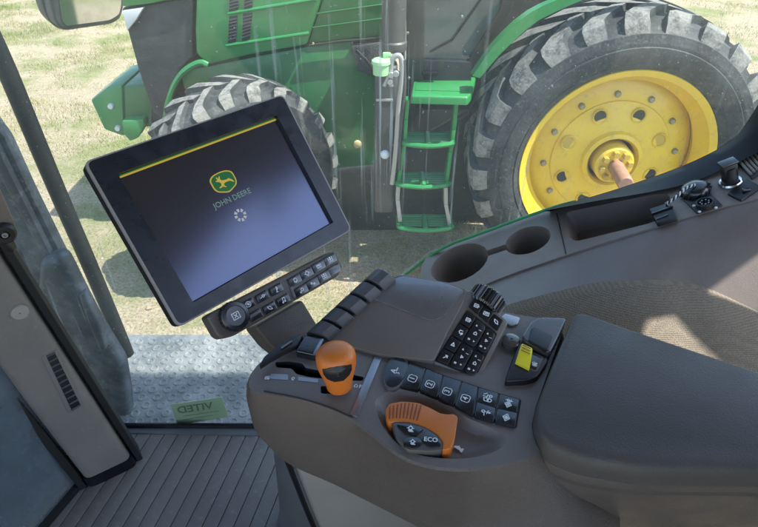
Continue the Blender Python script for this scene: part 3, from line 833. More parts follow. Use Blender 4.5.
for a in Wb:
    RRs.append([a + V((0, .012, .001)), a + V((0, -.01, .0005)), a + V((0, -.05, -.02)), a + V((0, -.12, -.08)), a + V((0, -.2, -.2)), a + V((0, -.22, -.4))])
b.rings(RRs, 'liner', False, False, False)
b.done('fabric_liner', CAB)

# pillar trim
A, B = ZP(FZ + .004).at(88, 488), ZP(FZ + .004).at(138, 464)
nx = (B - A).normalized(); nin = V((-nx.y, nx.x, 0))
if nin.y < 0: nin = -nin
PH = 1.6
def pill(w0, w1, z0, z1, m, bb, bev=.012, off=0, dep=.07):
    P_ = [A + nx * w0 + nin * off, A + nx * w1 + nin * off, A + nx * w1 + nin * (off + dep), A + nx * w0 + nin * (off + dep)]
    P_ = [V((p.x, p.y, z1)) for p in P_]
    P_ = fillet(P_, bev, 4)
    bb.rings([[p - nx * (.105 * (z1 - FZ)) for p in P_], [V((p.x, p.y, z0)) - nx * (.105 * (z0 - FZ)) for p in P_]], m)
W_ = (B - A).length
b = MB(); pill(.004, W_ - .004, FZ + .03, 3.19, 'pillar', b, .02)
pil = b.done('corner_pillar', CAB); pil['label'] = 'taupe corner pillar trim with a slotted vent'
b = MB(); pill(0, W_, FZ + .002, FZ + .032, 'rubber', b, .02, -.003, .075); b.done('pillar_foot', pil)
b = MB(); pill(-.016, .0, FZ + .002, 3.19, 'seam', b, .003, .004, .09); pill(W_ + .001, W_ + .014, FZ + .002, 3.19, 'seam', b, .003, .008, .05); b.done('pillar_gasket', pil)
PF = Plane(A - nin * .0, -nin)
def ppx(x, y, h_=0): return PF.up(h_).at(x, y)
# slotted vent
b = MB(); vq = [(41, 357), (57, 350), (84, 407), (69, 414)]
b.slab(PF.up(.0015), vq, .004, 'pillar', .001, 2, .006)
b.slab(PF.up(.0022), [(46, 356), (54.5, 352), (81, 406), (72, 411)], .002, 'seam', .0005)
for k in range(11):
    t = k / 10
    p0 = quad_uv([(46.5, 357), (54.5, 353), (80.5, 405), (72.5, 409.5)], 0, t); p1 = quad_uv([(46.5, 357), (54.5, 353), (80.5, 405), (72.5, 409.5)], 1, t)
    b.tube([ppx(*p0, .003), ppx(*p1, .003)], .0017, 'paddle', 6)
b.done('vent', pil)
b = MB(); c = ppx(19.5, 311.5); b.lathe(c, -nin, [(.0145, 0), (.0145, .003), (.013, .0055), (.001, .0062)], 'seatgrey', 28, cap1=False); b.done('screw_cap', pil)
b = MB(); b.slab(PF.up(.012), [(-25, 150), (0, 190), (14, 222), (16, 232), (8, 240), (-25, 248)], .014, 'brown', .004, 3, .008); cp = b.done('grip_cover', pil)
b = MB(); c = ppx(4, 232, .013); b.lathe(c, -nin, [(.017, 0), (.017, .008), (.014, .011), (.007, .011), (.006, .007), (.001, .007)], 'black', 28, cap1=False)
b.lathe(c, -nin, [(.0045, .007), (.0045, .0125), (.002, .0125), (.002, .009)], 'steel', 16)
b.box(c - nin * -.004 + V((.0, 0, -.028)), .012, .012, .02, 'black', .003); b.done('latch_knob', pil)

# dirty windscreen corner to the left of the pillar
A2, B2 = ZP(FZ + .003).at(87, 476), ZP(FZ + .003).at(30, 543)
dw = (B2 - A2).normalized()
b = MB(); P_ = [A2, A2 + dw * .9, A2 + dw * .9 + V((0, 0, 1.63)), A2 - dw * .17 + V((0, 0, 1.63))]
nw = V((dw.y, -dw.x, 0)); nw = nw if nw.x < 0 else -nw
b.prism(P_, nw * .006, 'glass_dirty'); ws = b.done('windscreen', CAB); ws['label'] = 'dirty corner of the windscreen'
b = MB(); b.tube([A2 + V((0, 0, .004)), A2 + dw * .9 + V((0, 0, .004))], .012, 'rubber', 8); b.done('window_seal', ws)
b = MB(); P_ = [p + nw * .035 for p in (A2 - dw * .03, A2 + dw * .95, A2 + dw * .95 + V((0, 0, .80)), A2 - dw * .13 + V((0, 0, .80)))]
P_[0] = P_[0] + V((0, 0, -.6)); P_[1] = P_[1] + V((0, 0, -.6))
b.prism(P_, nw * .05, 'post', .02, 3); b.done('cowl_panel', CAB)

# exterior post, handrail, step plate, mirror
b = MB(); PP = YP(.99)
b.slab(PP, [(-40, 60), (-6, 124), (5, 138), (30, 192), (64, 260), (66, 320), (10, 285), (-40, 220)], .025, 'post', .008)
b.slab(YP(.975), [(-40, 80), (-12, 130), (18, 190), (52, 258), (48, 266), (12, 200), (-40, 104)], .02, 'post', .003)
xp = b.done('exterior_post', CAB); xp['label'] = 'dusty dark steel post outside the glass'
b = MB(); b.slab(YP(.955), [(60, 256), (68, 270), (82, 298), (97, 326), (112, 350), (122, 366), (127, 395), (131, 436), (127, 446), (100, 440), (70, 385), (35, 310), (38, 262)], .035, 'post', .016, 4)
b.slab(YP(.945), [(78, 296), (84, 293), (98, 324), (106, 350), (100, 353), (86, 320)], .02, 'post', .006, 3)
b.done('post_boot', CAB)
b = MB(); Q = smooth_line([YP(1.12).at(*q) for q in ((-36, -20), (2, 58), (28.5, 122), (56, 188), (88.5, 262), (122, 341), (127, 354))], 2); b.tube(Q, .0185, 'rail', 14)
hr = b.done('handrail', CAB); hr['label'] = 'slim black handrail speckled with dirt'
# plate
PZ = 1.525
b = MB(); q = [ZP(PZ).at(118, 334), ZP(PZ).at(330, 331.5), ZP(PZ).at(420, 420)]
x0, x1, y0, y1 = -.88, .12, .89, q[0].y
b.prism([V((x0, y0, PZ)), V((x1, y0, PZ)), V((x1, y1, PZ)), V((x0, y1, PZ))], V((0, 0, -.03)), 'plate', .006, 2)
row = 0; y = y0 + .02
while y < y1 - .012:
    x = x0 + .01 + (.020 if row % 2 else 0)
    while x < x1 - .01:
        b.lathe((x, y, PZ - .0008), (0, 0, 1), [(.0135, 0), (.0115, .0032), (.0085, .0036), (.0062, .0012), (.001, .0010)], 'plate', 12, cap0=False, cap1=False)
        x += .040
    y += .0265; row += 1
st = b.done('step_plate', CAB); st['label'] = 'worn aluminium tread plate with raised round studs outside the window'
FYA = -.9
b = MB(); b.prism([V((1.6, FYA, .3)), V((2.6, FYA, .3)), V((2.6, FYA, 1.9)), V((1.9, FYA, 1.9)), V((1.6, FYA, 1.6))], V((0, .6, 0)), 'green_dark', .05, 3)
b.done('rear_fender', CAB)  # unseen block, added to fill the dark side of the wing mirror
# mirror
mn = V((.66, -.70, -.12)).normalized()
mc = YP(1.55).at(90, 0); MP = Plane(mc, mn)
b = MB(); b.slab(MP, [(45, -80), (50, 0), (55, 21), (59, 28), (66, 31), (112, 24.5), (121, 19), (124, 8), (128, -80)], .09, 'housing', .012, 3, .012)
b.slab(MP.up(-.05), [(36, -80), (41, 0), (47, 18), (56, 28), (66, 31), (100, 26), (120, -80)], .05, 'housing', .02, 3, .012)
mh = b.done('wing_mirror', CAB); mh['label'] = 'dark wing mirror reflecting the ground'
b = MB(); b.slab(MP.up(.002), [(56, -80), (59, 0), (62, 20), (66, 26), (110, 20), (119, 14.5), (121, 6), (124, -80)], .004, 'mirror', 0, 1, .008); b.done('mirror_glass', mh)

# ================================================================== FLOOR MAT
FM = MB(); d1 = ZP(FZ).at(191, 449); d2 = ZP(FZ).at(147, 527); gd = (d2 - d1).normalized(); gn = V((-gd.y, gd.x, 0))
fo = [V((-1.6, .86, FZ)), V((.5, .86, FZ)), V((.5, -.9, FZ)), V((-1.6, -.9, FZ))]
P0, P1 = ZP(FZ).at(131, 442), ZP(FZ).at(300, 427); P2, P3_ = A2, A2 + dw * .9
FM.prism([P0 + V((-.12, -.01, 0)), P0 + V((.0, -.008, 0)), P1 + V((0, -.008, 0)), V((.3, P1.y, FZ)), V((.3, -.7, FZ)), V((P3_.x, -.7, FZ)), P3_, P2], V((0, 0, -.03)), 'groove')
pit = .0325
for k in range(-18, 22):
    c = d1 + gn * (k * pit)
    a_, e_ = c - gd * .06, c + gd * .9
    q = []
    for t in range(0, 700):
        p = lerp(a_ - gd * .4, e_, t / 699)
        if p.y > P1.y + .006 or (p - P2).dot(nw) > .004: continue
        if (p - A).dot(nin) > -.002 and -.004 < (p - A).dot(nx) < W_ + .012: continue
        if p.x > .28: continue
        q.append(p)
    if len(q) > 6:
        s0, s1 = q[0], q[-1]
        up_r = V((0, 0, .003))
        FM.prism([s0 + gn * .0153 + up_r, s0 - gn * .0153 + up_r, s1 - gn * .0153 + up_r, s1 + gn * .0153 + up_r], V((0, 0, -.006)), 'mat', .0012, 2)
o = FM.done('floor_mat', None); o['label'] = 'dark grey ribbed rubber mat on the cab floor'; o['category'] = 'floor mat'

# ================================================================== OPERATOR SEAT
ST = thing('operator_seat', (-.05, .5, FZ), 'operator seat base with grey side panel and dark boot under the armrest', 'seat')
b = MB(); RRs = []
for z, r in ((FZ + .005, .17), (FZ + .03, .165), (FZ + .10, .150), (FZ + .20, .145), (FZ + .29, .142), (FZ + .32, .13)):
    RRs.append([V((-.045 + r * math.cos(k * math.pi / 24), .63 + .75 * r * math.sin(k * math.pi / 24), z + .004 * math.sin(3 * k))) for k in range(48)])
b.rings(RRs, 'boot', True); b.done('seat_boot', ST)
b = MB(); b.slab(YP(.475), smooth_px if False else [(283, 445), (330, 440), (560, 560), (560, 700), (372, 660), (330, 560), (312, 520), (297, 482)], .10, 'seatgrey', .012, 3); b.done('side_panel', ST)
b = MB(); Q = smooth_line(pts(YP(.472), [(281, 444), (296, 483), (311, 521), (332, 566)]), 2); b.tube(Q, .004, 'rubber', 8); b.done('panel_piping', ST)
b = MB(); Q = pts(ZP(1.98), [(700, 545), (748, 505), (800, 480), (900, 600), (700, 640)]); b.prism(Q, V((0, 0, -.1)), 'liner', .02, 3); b.done('cushion', ST)
b = MB(); b.box((.22, .0, 2.0), .52, .50, .12, 'boot', .04, None, 4); b.done('cushion', ST)  # out of view; cushion and backrest added to darken the armrest side
b = MB(); b.box((.62, .0, 2.40), .14, .48, .72, 'boot', .05, Matrix.Rotation(R(12), 3, 'Y'), 4); b.done('backrest', ST)
b = MB(); b.box((.25, .0, 1.75), .40, .36, .34, 'rubber', .03); b.done('pedestal', ST)

# ================================================================== ARMREST CONSOLE
AR = thing('armrest_console', (-.05, .4, 2.1), 'brown armrest control console with orange lever, numbered keys and charcoal pad', 'armrest console')
DK = Plane((0, .40, 2.27), (0, -.06, 1)); DN = DK.n
slot_px = [(275, 362), (290, 361.5), (303, 363.5), (305, 368), (312, 369), (330, 372.5), (352, 374.5), (364, 377), (363, 381), (352, 380.5), (326, 379), (309, 377), (296, 374), (292, 368.5), (276, 367.5)]
slot2_px = [(320.5, 386), (326, 386), (333, 391), (333, 394), (321, 393.5)]
bowl_px = [(374, 402), (379, 396), (395, 388.5), (412, 389), (428, 391.5), (446, 401), (462, 416), (482, 424), (500, 432), (507, 441), (500, 450), (480, 457), (456, 459.5), (425, 457), (404, 450), (386, 433), (376, 413)]
deck_px = [(248, 386), (251, 374), (262, 360), (285, 346), (320, 334), (370, 312), (420, 305), (505, 312), (525, 316), (566, 321), (548, 372), (531, 420), (534, 440), (541, 452), (520, 461), (490, 467), (460, 469), (430, 466), (402, 457), (378, 438), (357, 421), (330, 408.5), (300, 399), (268, 394), (254, 392)]
D = smooth_line(pts(DK, deck_px), 1, True)
slot = fillet(pts(DK, slot_px), .003, 3); slot2 = fillet(pts(DK, slot2_px), .002, 3)
bowl = smooth_line(pts(DK, bowl_px), 2, True)
b = MB()
b.sheet(D, [slot, slot2, bowl], 'brown')
for s_ in (slot, slot2):
    sc_ = sum(s_, V()) / len(s_)
    b.rings([s_, [p - DN * .0015 for p in s_], [p - DN * .02 for p in s_]], 'seam', True, False, True)
bc = DK.at(428, 428)
b.rings([bowl, [lerp(p, bc, .03) - DN * .001 for p in bowl], [lerp(p, bc, .12) - DN * .006 for p in bowl], [lerp(p, bc, .25) - DN * .0105 for p in bowl], [lerp(p, bc, .4) - DN * .012 for p in bowl]], 'brown', True, False, True)
dc_ = DK.at(410, 390)
R0 = D
def sidering(px, z):
    return pts(DK.up(-z), px)
# lower rings, point for point with deck_px
mid_px = [(246, 398), (247, 380), (258, 364), (282, 350), (320, 338), (370, 318), (420, 312), (505, 318), (525, 322), (566, 326), (560, 372), (560, 420), (566, 450), (566, 478), (540, 486), (500, 490), (462, 488), (430, 480), (402, 468), (374, 452), (350, 440), (318, 428), (288, 420), (260, 414), (250, 410)]
low_px = [(252, 424), (250, 406), (260, 384), (285, 366), (322, 352), (372, 335), (420, 330), (505, 332), (525, 336), (566, 340), (580, 400), (600, 450), (620, 500), (620, 545), (560, 556), (500, 545), (462, 536), (430, 522), (402, 508), (374, 494), (350, 482), (318, 466), (290, 455), (272, 446), (260, 438)]
mid = smooth_line(sidering(mid_px, .03), 1, True); low = smooth_line(sidering(low_px, .085), 1, True)
e1_ = [p - DN * .0025 + (p - dc_).normalized() * .002 for p in D]
bot = [lerp(p, dc_ - DN * .15, .10) - DN * .03 for p in low]
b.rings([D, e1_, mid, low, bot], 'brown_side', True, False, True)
body = b.done('console_body', AR, 28)
b = MB(); Q = smooth_line([DK.up(.0004).at(*q) for q in ((264, 391), (300, 397.5), (330, 407), (352, 417))], 2); b.tube(Q, .0006, 'seam', 5); b.done('body_seam', body)

# rear body under the pad, running back along the armrest
PD = DK.up(.004)
pad_px = [(573, 318), (640, 341), (760, 382), (900, 430), (900, 490), (760, 479), (640, 478), (580, 468), (552, 457), (540, 447), (533, 430), (534, 412), (552, 366)]

# pad with a rounded near edge
b = MB()
pad_w = [0, 0, 0, 0, 1, 1, 1, .95, .85, .65, .4, .2, .06]
acr = (PD.at(700, 360) - PD.at(700, 470)); acr = (acr - DN * acr.dot(DN)).normalized()
base_ = pts(PD, pad_px); cen_ = sum(base_, V()) / len(base_)
RRs = []
for h_, dn_, ds_ in ((-.030, .001, .001), (-.012, .001, .001), (-.0115, .0, .0), (-.002, .0004, .0), (.005, .0018, .0003), (.0095, .0045, .001), (.0118, .0085, .002), (.0128, .015, .0045)):
    ring_ = [p + acr * (dn_ * w_) + (cen_ - p).normalized() * (ds_ * (1 - w_)) + DN * h_ for p, w_ in zip(base_, pad_w)]
    RRs.append(fillet(ring_, .012, 5))
b.rings(RRs, 'pad', True, True, True)
b.done('armrest_pad', AR, 50)
b = MB(); RRs = []
for h_, dn_, sc_ in ((-.010, .004, .02), (-.0125, .0004, .002), (-.014, .0, .0), (-.05, .003, .01), (-.085, .008, .02), (-.14, .016, .03), (-.20, .03, .05)):
    RRs.append(fillet([lerp(p, cen_, sc_) + acr * (dn_ * w_) + DN * h_ for p, w_ in zip(base_, pad_w)], .012, 5))
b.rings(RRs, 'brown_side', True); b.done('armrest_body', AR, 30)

# raised hand rest
PA, PB = DK.up(.004).at(330, 341), DK.up(.004).at(440, 379)
PC = DK.up(.040).at(405, 274)
PO = P3(PA, PB, PC); PN = PO.n
b = MB()
pod_px = [(329, 341.5), (346, 322), (368, 298), (391, 277), (402, 274), (448, 282), (468, 289.5), (464, 302), (447, 334), (434, 361), (380, 355)]
b.slab(PO, pod_px, .05, 'brown', .004, 3, .004)
hd = b.done('hand_rest', AR, 30)
b = MB(); b.slab(PO.up(.0012), [(371.5, 298.5), (391, 280), (402, 275.5), (447, 283), (466, 290.5), (446, 314), (441, 318.5), (429, 320.5)], .004, 'lid', .0009, 2, .006); b.done('hand_rest_lid', hd)

# keypad face
KA, KB, KC = DK.up(.006).at(433, 362), DK.up(-.004).at(477, 380), PO.up(.0).at(468, 290)
KF = P3(KA, KB, KC); KN = KF.n
b = MB(); b.slab(KF, [(466, 290), (476, 291), (509, 322), (505, 330), (480, 381), (433, 363)], .04, 'brown', .0025, 3, .004)
kf = b.done('keypad_housing', AR, 30)
KQ = [(467, 309.5), (497.5, 333.5), (475.5, 378), (434.5, 361)]


def key(name, pl, px, parent, glyph=None, txt=None, gs=.004, X=None, Y=None, th=.0035, m='key', rnd=.0012, gpos=None, bev=.0006, gm='white', w=.2, frame=None):
    b = MB(); top_ = pl.up(th); b.slab(top_, px, th + .002, m, bev, 2, rnd)
    cx = sum(p[0] for p in px) / len(px); cy = sum(p[1] for p in px) / len(px)
    if gpos: cx, cy = gpos
    o_ = top_.at(cx, cy)
    if glyph: b.glyph(o_, X, Y, top_.n, glyph, gs, gm, w, .0002)
    if txt: b.text(o_, X, Y, top_.n, txt, gs, gm, .0002)
    if frame: b.glyph(o_, X, Y, top_.n, frame[0], frame[1], gm, .14, .0002)
    return b.done(name, parent, 30)


def axes(pl, p, q):
    x = (pl.at(*q) - pl.at(*p)); x = (x - pl.n * x.dot(pl.n)).normalized()
    return x, pl.n.cross(x)


kx, ky = axes(KF, (440, 366), (470, 379))
b = MB(); b.slab(KF.up(.0008), KQ, .003, 'seam', .0004, 1, .002); b.done('keypad_bed', kf)
for r, gl_ in enumerate(('box', 'hook', 'tri', 'arrow')):
    px = [quad_uv(KQ, .03, .02 + r * .245), quad_uv(KQ, .30, .02 + r * .245), quad_uv(KQ, .30, .235 + r * .245), quad_uv(KQ, .03, .235 + r * .245)]
    key('function_key', KF, px, kf, gl_, X=kx, Y=ky, gs=.0034, w=.28)
for c_, (u0, u1) in enumerate(((.33, .66), (.69, .97))):
    for r in range(2):
        px = [quad_uv(KQ, u0, .02 + r * .49), quad_uv(KQ, u1, .02 + r * .49), quad_uv(KQ, u1, .48 + r * .49), quad_uv(KQ, u0, .48 + r * .49)]
        k_ = key('rocker_key', KF, px, kf, 'play' if (c_ + r) % 2 else 'house', X=kx, Y=ky, gs=.0024, rnd=.005, w=.35)
        b = MB()
        for (uu, vv, gg) in ((.3, .22, 'tri'), (.72, .3, 'dash'), (.7, .8, 'play'), (.28, .82, 'box')):
            q_ = quad_uv(px, uu, vv); b.glyph(KF.up(.0037).at(*q_), kx, ky, KN, gg, .0014, 'white', .4)
        b.done('key_print', k_)
SQ = [(474.5, 297.5), (504, 320.5), (498, 331), (468.5, 306)]
for r, gl_ in enumerate(('box', 'screen', 'phone')):
    px = [quad_uv(SQ, .01 + r * .335, .02), quad_uv(SQ, .32 + r * .335, .02), quad_uv(SQ, .32 + r * .335, .98), quad_uv(SQ, .01 + r * .335, .98)]
    key('strip_key', KF, px, kf, gl_, X=kx, Y=ky, gs=.0034, w=.28)
# thumb wheel
b = MB(); wa = (KF.at(468.5, 306) - KF.at(474.5, 297.5)).normalized(); wb = KN.cross(wa)
wl = (KF.at(503, 311) - KF.at(471, 291)); wr = wl.length * .5
wc = KF.at(487.5, 299) - KN * (wr * .50)
n_ = 104; RRs = []
for h_, s_ in ((-.011, .9), (-.009, 1), (.007, 1), (.009, .9)):
    RRs.append([wc + wa * h_ + (wb * math.cos(2 * math.pi * k / n_) + KN * math.sin(2 * math.pi * k / n_)) * wr * s_ * (1 if k % 4 < 2 else .93) for k in range(n_)])
b.rings(RRs, 'key', True); b.done('thumb_wheel', kf, 20)

# paddles
pa = axes(PO, (325, 340), (395, 278))
inner = [(329, 341.5), (398.5, 279.5)]; outr = [(303, 332.5), (374, 267)]
for k in range(5):
    b = MB(); t0, t1 = k / 5 + .012, (k + 1) / 5 - .022
    RRs = []
    for t in (t0, lerp(t0, t1, .06), lerp(t0, t1, .94), t1):
        i_ = PO.at(lerp(inner[0][0], inner[1][0], t), lerp(inner[0][1], inner[1][1], t)); o_ = PO.at(lerp(outr[0][0], outr[1][0], t), lerp(outr[0][1], outr[1][1], t))
        s_ = .0 if t in (t0, t1) else .0016
        prof = []
        for (u_, h_) in ((-.02, -.05), (0.02, -.02), (.04, -.012), (.12, -.001), (.28, .0065), (.5, .010), (.75, .0085), (.93, .003), (1.0, -.002), (1.0, -.05)):
            prof.append(lerp(o_, i_, u_) + PN * (h_ + (s_ if h_ > -.04 else 0)))
        RRs.append(prof)
    b.rings(RRs, 'paddle', True); b.done('hydraulic_paddle', AR, 32)
b = MB(); b.slab(PO.up(-.006), [(306, 333), (376, 269), (396, 277), (330, 342), (312, 345)], .04, 'seam', .001); b.done('paddle_bed', AR)

# separator strip on the deck
b = MB(); b.slab(DK.up(.0016), [(377.5, 349), (384.5, 351.5), (357.5, 417), (350, 414)], .003, 'steel', .0006); b.done('separator_strip', AR)
# lever gate markings
lx, ly = axes(DK, (270, 375), (318, 380))
for px in ([(271, 373.5), (288, 374.5), (288, 380), (269, 378.5)], [(298, 376.5), (318, 379), (318, 382.5), (298, 380.5)]):
    b = MB(); b.slab(DK.up(.0006), px, .001, 'steel'); b.done('gate_plate', AR)
for q, g_ in (((267.5, 378), 'tractor'), ((293, 379), 'bulb'), ((356, 386), 'house')):
    b = MB(); b.glyph(DK.at(*q), lx, ly, DN, g_, .0026, 'white', .25, .0005)
    if g_ == 'house': b.text(DK.at(360.5, 387), lx, ly, DN, 'P', .006, 'white', .0005)
    b.done('gate_mark', AR)

# orange lever
LB = DK.at(340, 391) + DN * .004
b = MB(); b.tube([DK.at(340, 390) - DN * .02, LB], .006, 'black', 12); LV = b.done('drive_lever', AR)
LV['label'] = 'orange knobbed drive lever'
kn = MB(); kax = V((-.05, .02, 1)).normalized(); ke1 = V((1, .15, 0)); ke1 = (ke1 - kax * ke1.dot(kax)).normalized(); ke2 = kax.cross(ke1)
KH = .054
prof = [(.0, .45), (.02, .58), (.06, .65), (.25, .72), (.45, .87), (.62, .97), (.76, 1.0), (.86, .97), (.93, .84), (.975, .60), (1.0, .25)]
RRs = []
for t, s_ in prof:
    RRs.append([LB + kax * (t * KH) + (ke1 * math.cos(2 * math.pi * k / 36) * .0192 + ke2 * math.sin(2 * math.pi * k / 36) * .0175) * s_ for k in range(36)])
kn.rings(RRs, 'orange', True)
kn.done('lever_knob', LV, 60)
# black trigger set in the knob's near face
fc = LB + kax * (.70 * KH); fd_ = (V((.0, -.95, .22))).normalized(); fx = V((1, 0, 0)); fy = fd_.cross(fx) * 1
if fy.z < 0: fy = -fy
b = MB()
Dsh = [(-.0125, .0014), (-.006, .0050), (0, .0060), (.006, .0052), (.0125, .0022), (.0125, -.004), (.0098, -.009), (.004, -.0132), (-.004, -.0132), (-.0098, -.0105), (-.0125, -.005)]
def knob_s(t):
    for (t0, s0), (t1, s1) in zip(prof, prof[1:]):
        if t <= t1: return s0 + (s1 - s0) * (t - t0) / (t1 - t0)
    return .2
def onknob(x_, y_, out):
    t = .765 + (y_ - .001) / KH; sc_ = knob_s(t); rx_k, ry_k = .0192 * sc_, .0175 * sc_
    return LB + kax * (t * KH) + ke1 * x_ - ke2 * (math.sqrt(max(.02, 1 - (x_ / rx_k) ** 2)) * ry_k + out)
RRs = [[onknob(x_ * 1.08, y_ * 1.08, -.006) for x_, y_ in Dsh], [onknob(x_ * 1.08, y_ * 1.08, .0008) for x_, y_ in Dsh], [onknob(x_ * .96, y_ * .96, .0010) for x_, y_ in Dsh], [onknob(x_ * .9, y_ * .9, .0012) for x_, y_ in Dsh], [onknob(x_ * .7, y_ * .7, .0018) for x_, y_ in Dsh], [onknob(x_ * .45, y_ * .45, .0024) for x_, y_ in Dsh], [onknob(x_ * .2, y_ * .2, .0027) for x_, y_ in Dsh]]
b.rings(RRs, 'black', True)
for k in range(3): b.tube([onknob(-.007, .003 - k * .003, .0016), onknob(0, .003 - k * .003, .0026), onknob(.007, .003 - k * .003, .0016)], .0004, 'grey_ring', 6)
b.done('lever_trigger', LV, 40)

# numbered key row
rx_, ry_ = axes(DK, (410, 375), (515, 412))
tx, ty = -ry_, rx_          # digits read from the seat: their tops point forward
tx, ty = ry_, -rx_
te = [(409, 362), (426, 368), (443, 375.3), (462, 381.3), (478, 387), (499, 393.5), (520, 399.5)]
be = [(400, 386.5), (419.3, 389.5), (438, 397.3), (454.5, 405.5), (473.7, 416), (494.5, 422), (516, 427)]
me_ = {4: (476, 401.5), 5: (496.5, 408.3), 6: (518, 413)}
b = MB(); b.slab(DK.up(.0008), [(406, 361)] + [(p[0], p[1] - .6) for p in te[1:]] + [(521.5, 400)] + [(516.5, 428)] + [(p[0], p[1] + .8) for p in be[::-1][1:]], .003, 'seam', .0004, 1, .002); kr = b.done('key_row', AR)
ins = lambda a, c, t: (lerp(a[0], c[0], t), lerp(a[1], c[1], t))
for k, (dg_, gp_) in enumerate((('1', (412.5, 378.5)), ('2', (430, 384.3)), ('3', (447.3, 391.5)), ('4', (465.5, 398.5)))):
    px = [ins(te[k], te[k + 1], .03), ins(te[k], te[k + 1], .97), ins(be[k], be[k + 1], .97), ins(be[k], be[k + 1], .03)]
    key('number_key', DK, px, kr, None, dg_, .0075, tx, ty, gpos=gp_, frame=('sq', .0052))
    for_sep = te[k + 1]
for k, (g1, g2) in ((4, ('tractor', 'implement')), (5, ('diamond2', 'diamond'))):
    a0, a1_, m0, m1_, b0, b1_ = te[k], te[k + 1], me_[k], me_[k + 1], be[k], be[k + 1]
    key('function_key', DK, [ins(a0, a1_, .04), ins(a0, a1_, .96), ins(m0, m1_, .96), ins(m0, m1_, .04)], kr, g1, X=tx, Y=ty, gs=.0052, w=.17)
    key('function_key', DK, [ins(m0, m1_, .04), ins(m0, m1_, .96), ins(b0, b1_, .96), ins(b0, b1_, .04)], kr, g2, X=tx, Y=ty, gs=.0046, w=.17)
for k in (1, 2, 3, 4, 5):
    b = MB(); b.tube([DK.up(.0028).at(*ins(te[k], be[k], .06)), DK.up(.0028).at(*ins(te[k], be[k], .9))], .00035, 'grey_ring', 4); b.done('key_divider', kr)
# oval key
def oval(s_): 
    c_ = (395.7, 371.8); u_ = (.39, -.92); w_ = (.92, .39)
    return [(c_[0] + (u_[0] * 16.2 * math.cos(a) + w_[0] * 10.2 * math.sin(a)) * s_, c_[1] + (u_[1] * 16.2 * math.cos(a) + w_[1] * 10.2 * math.sin(a)) * s_) for a in [2 * math.pi * k / 32 for k in range(32)]]
b = MB(); b.slab(DK.up(.0035), oval(1.15), .006, 'grey_ring', .0012, 3); ov = b.done('oval_key_ring', AR)
b = MB(); b.slab(DK.up(.0042), oval(.98), .004, 'key', .0007, 2)
b.text(DK.up(.0042).at(393.8, 371.2), tx, ty, DN, 'A', .0085, 'white'); b.text(DK.up(.0042).at(397.8, 373.2), tx, ty, DN, '5', .0055, 'white'); b.glyph(DK.up(.0042).at(397.2, 369.6), tx, ty, DN, 'dash', .0022, 'white', .5)
b.done('oval_key', ov)

# orange dial
DL = DK.up(-.006); od_out = [(386.5, 419), (385.3, 410), (389, 403.5), (402, 401), (418, 402.5), (430, 407.5), (440.5, 413), (447, 414), (454, 413.6), (458, 417), (455, 438), (451, 448.6), (442.5, 450.2)]
od_in = [(443.2, 442), (437, 434), (425, 426.5), (410, 422), (397, 421), (389.5, 422.5)]
b = MB(); b.slab(DK.up(.0062), od_out + od_in, .018, 'orange', .0032, 3, .002)
dl = b.done('orange_dial', AR, 35); dl['label'] = 'orange crescent shaped speed dial with ribs'
b = MB()
for k in range(9):
    t = k / 8
    p0 = (lerp(390, 421, t), lerp(407, 405.5, t) - 3.0 * math.sin(math.pi * t)); p1 = (lerp(389.5, 416.5, t), lerp(420, 422, t) - 1.2 * math.sin(math.pi * t))
    b.tube([DK.up(.0060).at(*p0), DK.up(.0065).at(*ins(p0, p1, .5)), DK.up(.0060).at(*ins(p0, p1, .92))], .00065, 'orange_dark', 6)
b.done('dial_ribs', dl)
b = MB(); b.slab(DK.up(.0052), [(391, 420.5), (410, 421), (425.5, 425.5), (438, 433.5), (444.5, 442), (443, 450), (430, 451), (408, 450), (397, 438)], .012, 'grey_ring', .002, 2, .003); dp = b.done('dial_plate', dl)
ex_, ey_ = axes(DK, (400, 425), (440, 438)); ex2, ey2 = axes(DK, (400, 436), (440, 440))
PLt = DK.up(.0052)
key('dial_button', PLt, [(396.5, 424), (410, 424.3), (424, 428.8), (416, 436), (404, 433)], dp, 'engine', X=ex2, Y=ey2, gs=.0036, gpos=(410.5, 429), th=.0015, w=.24)
key('dial_button', PLt, [(426.5, 429.8), (435, 434.5), (441, 442), (440.5, 446.5), (430, 447.3), (420, 439.5)], dp, None, 'ECO', .0062, ex2, ey2, gpos=(430.8, 439.8), th=.0015)
key('dial_button', PLt, [(412.6 + 9.6 * math.cos(a), 442.3 + 5.6 * math.sin(a)) for a in [k * math.pi / 10 for k in range(20)]], dp, 'engine', X=ex2, Y=ey2, gs=.003, th=.0015, rnd=0, w=.24)
b = MB(); b.glyph(DK.up(-.011).at(458.5, 449), tx, ty, DN, 'leaf', .004, 'white', .5, .0012); b.done('speed_mark', AR)

# toggles by the pad
b = MB(); b.slab(DK.up(.014), [(522, 336), (530, 322), (539, 316.5), (567.5, 317.5), (557, 340), (550, 353), (525, 341)], .02, 'shroud', .005, 4, .006); tg = b.done('toggle_shroud', AR)
b = MB(); b.slab(DK.up(.0152), [(531.5, 328), (535, 326.5), (553, 335.5), (547.5, 351), (528, 341)], .004, 'black', .001, 2, .003); b.done('toggle_pocket', tg)
b = MB(); b.slab(DK.up(.008), [(504.5, 381), (514, 354), (519.5, 342.5), (546.5, 355), (548.5, 361), (538, 376.5), (528, 380)], .014, 'black', .002, 3, .005); b.slab(DK.up(.0088), [(522, 347), (544, 357), (537, 372), (529.5, 369), (517, 362)], .002, 'grey_ring', .0006, 2, .003)
b.slab(DK.up(.0092), [(523, 348.5), (542.5, 357.5), (536.3, 370.5), (529.5, 367.7), (518, 361)], .002, 'key', .0006, 2, .003)
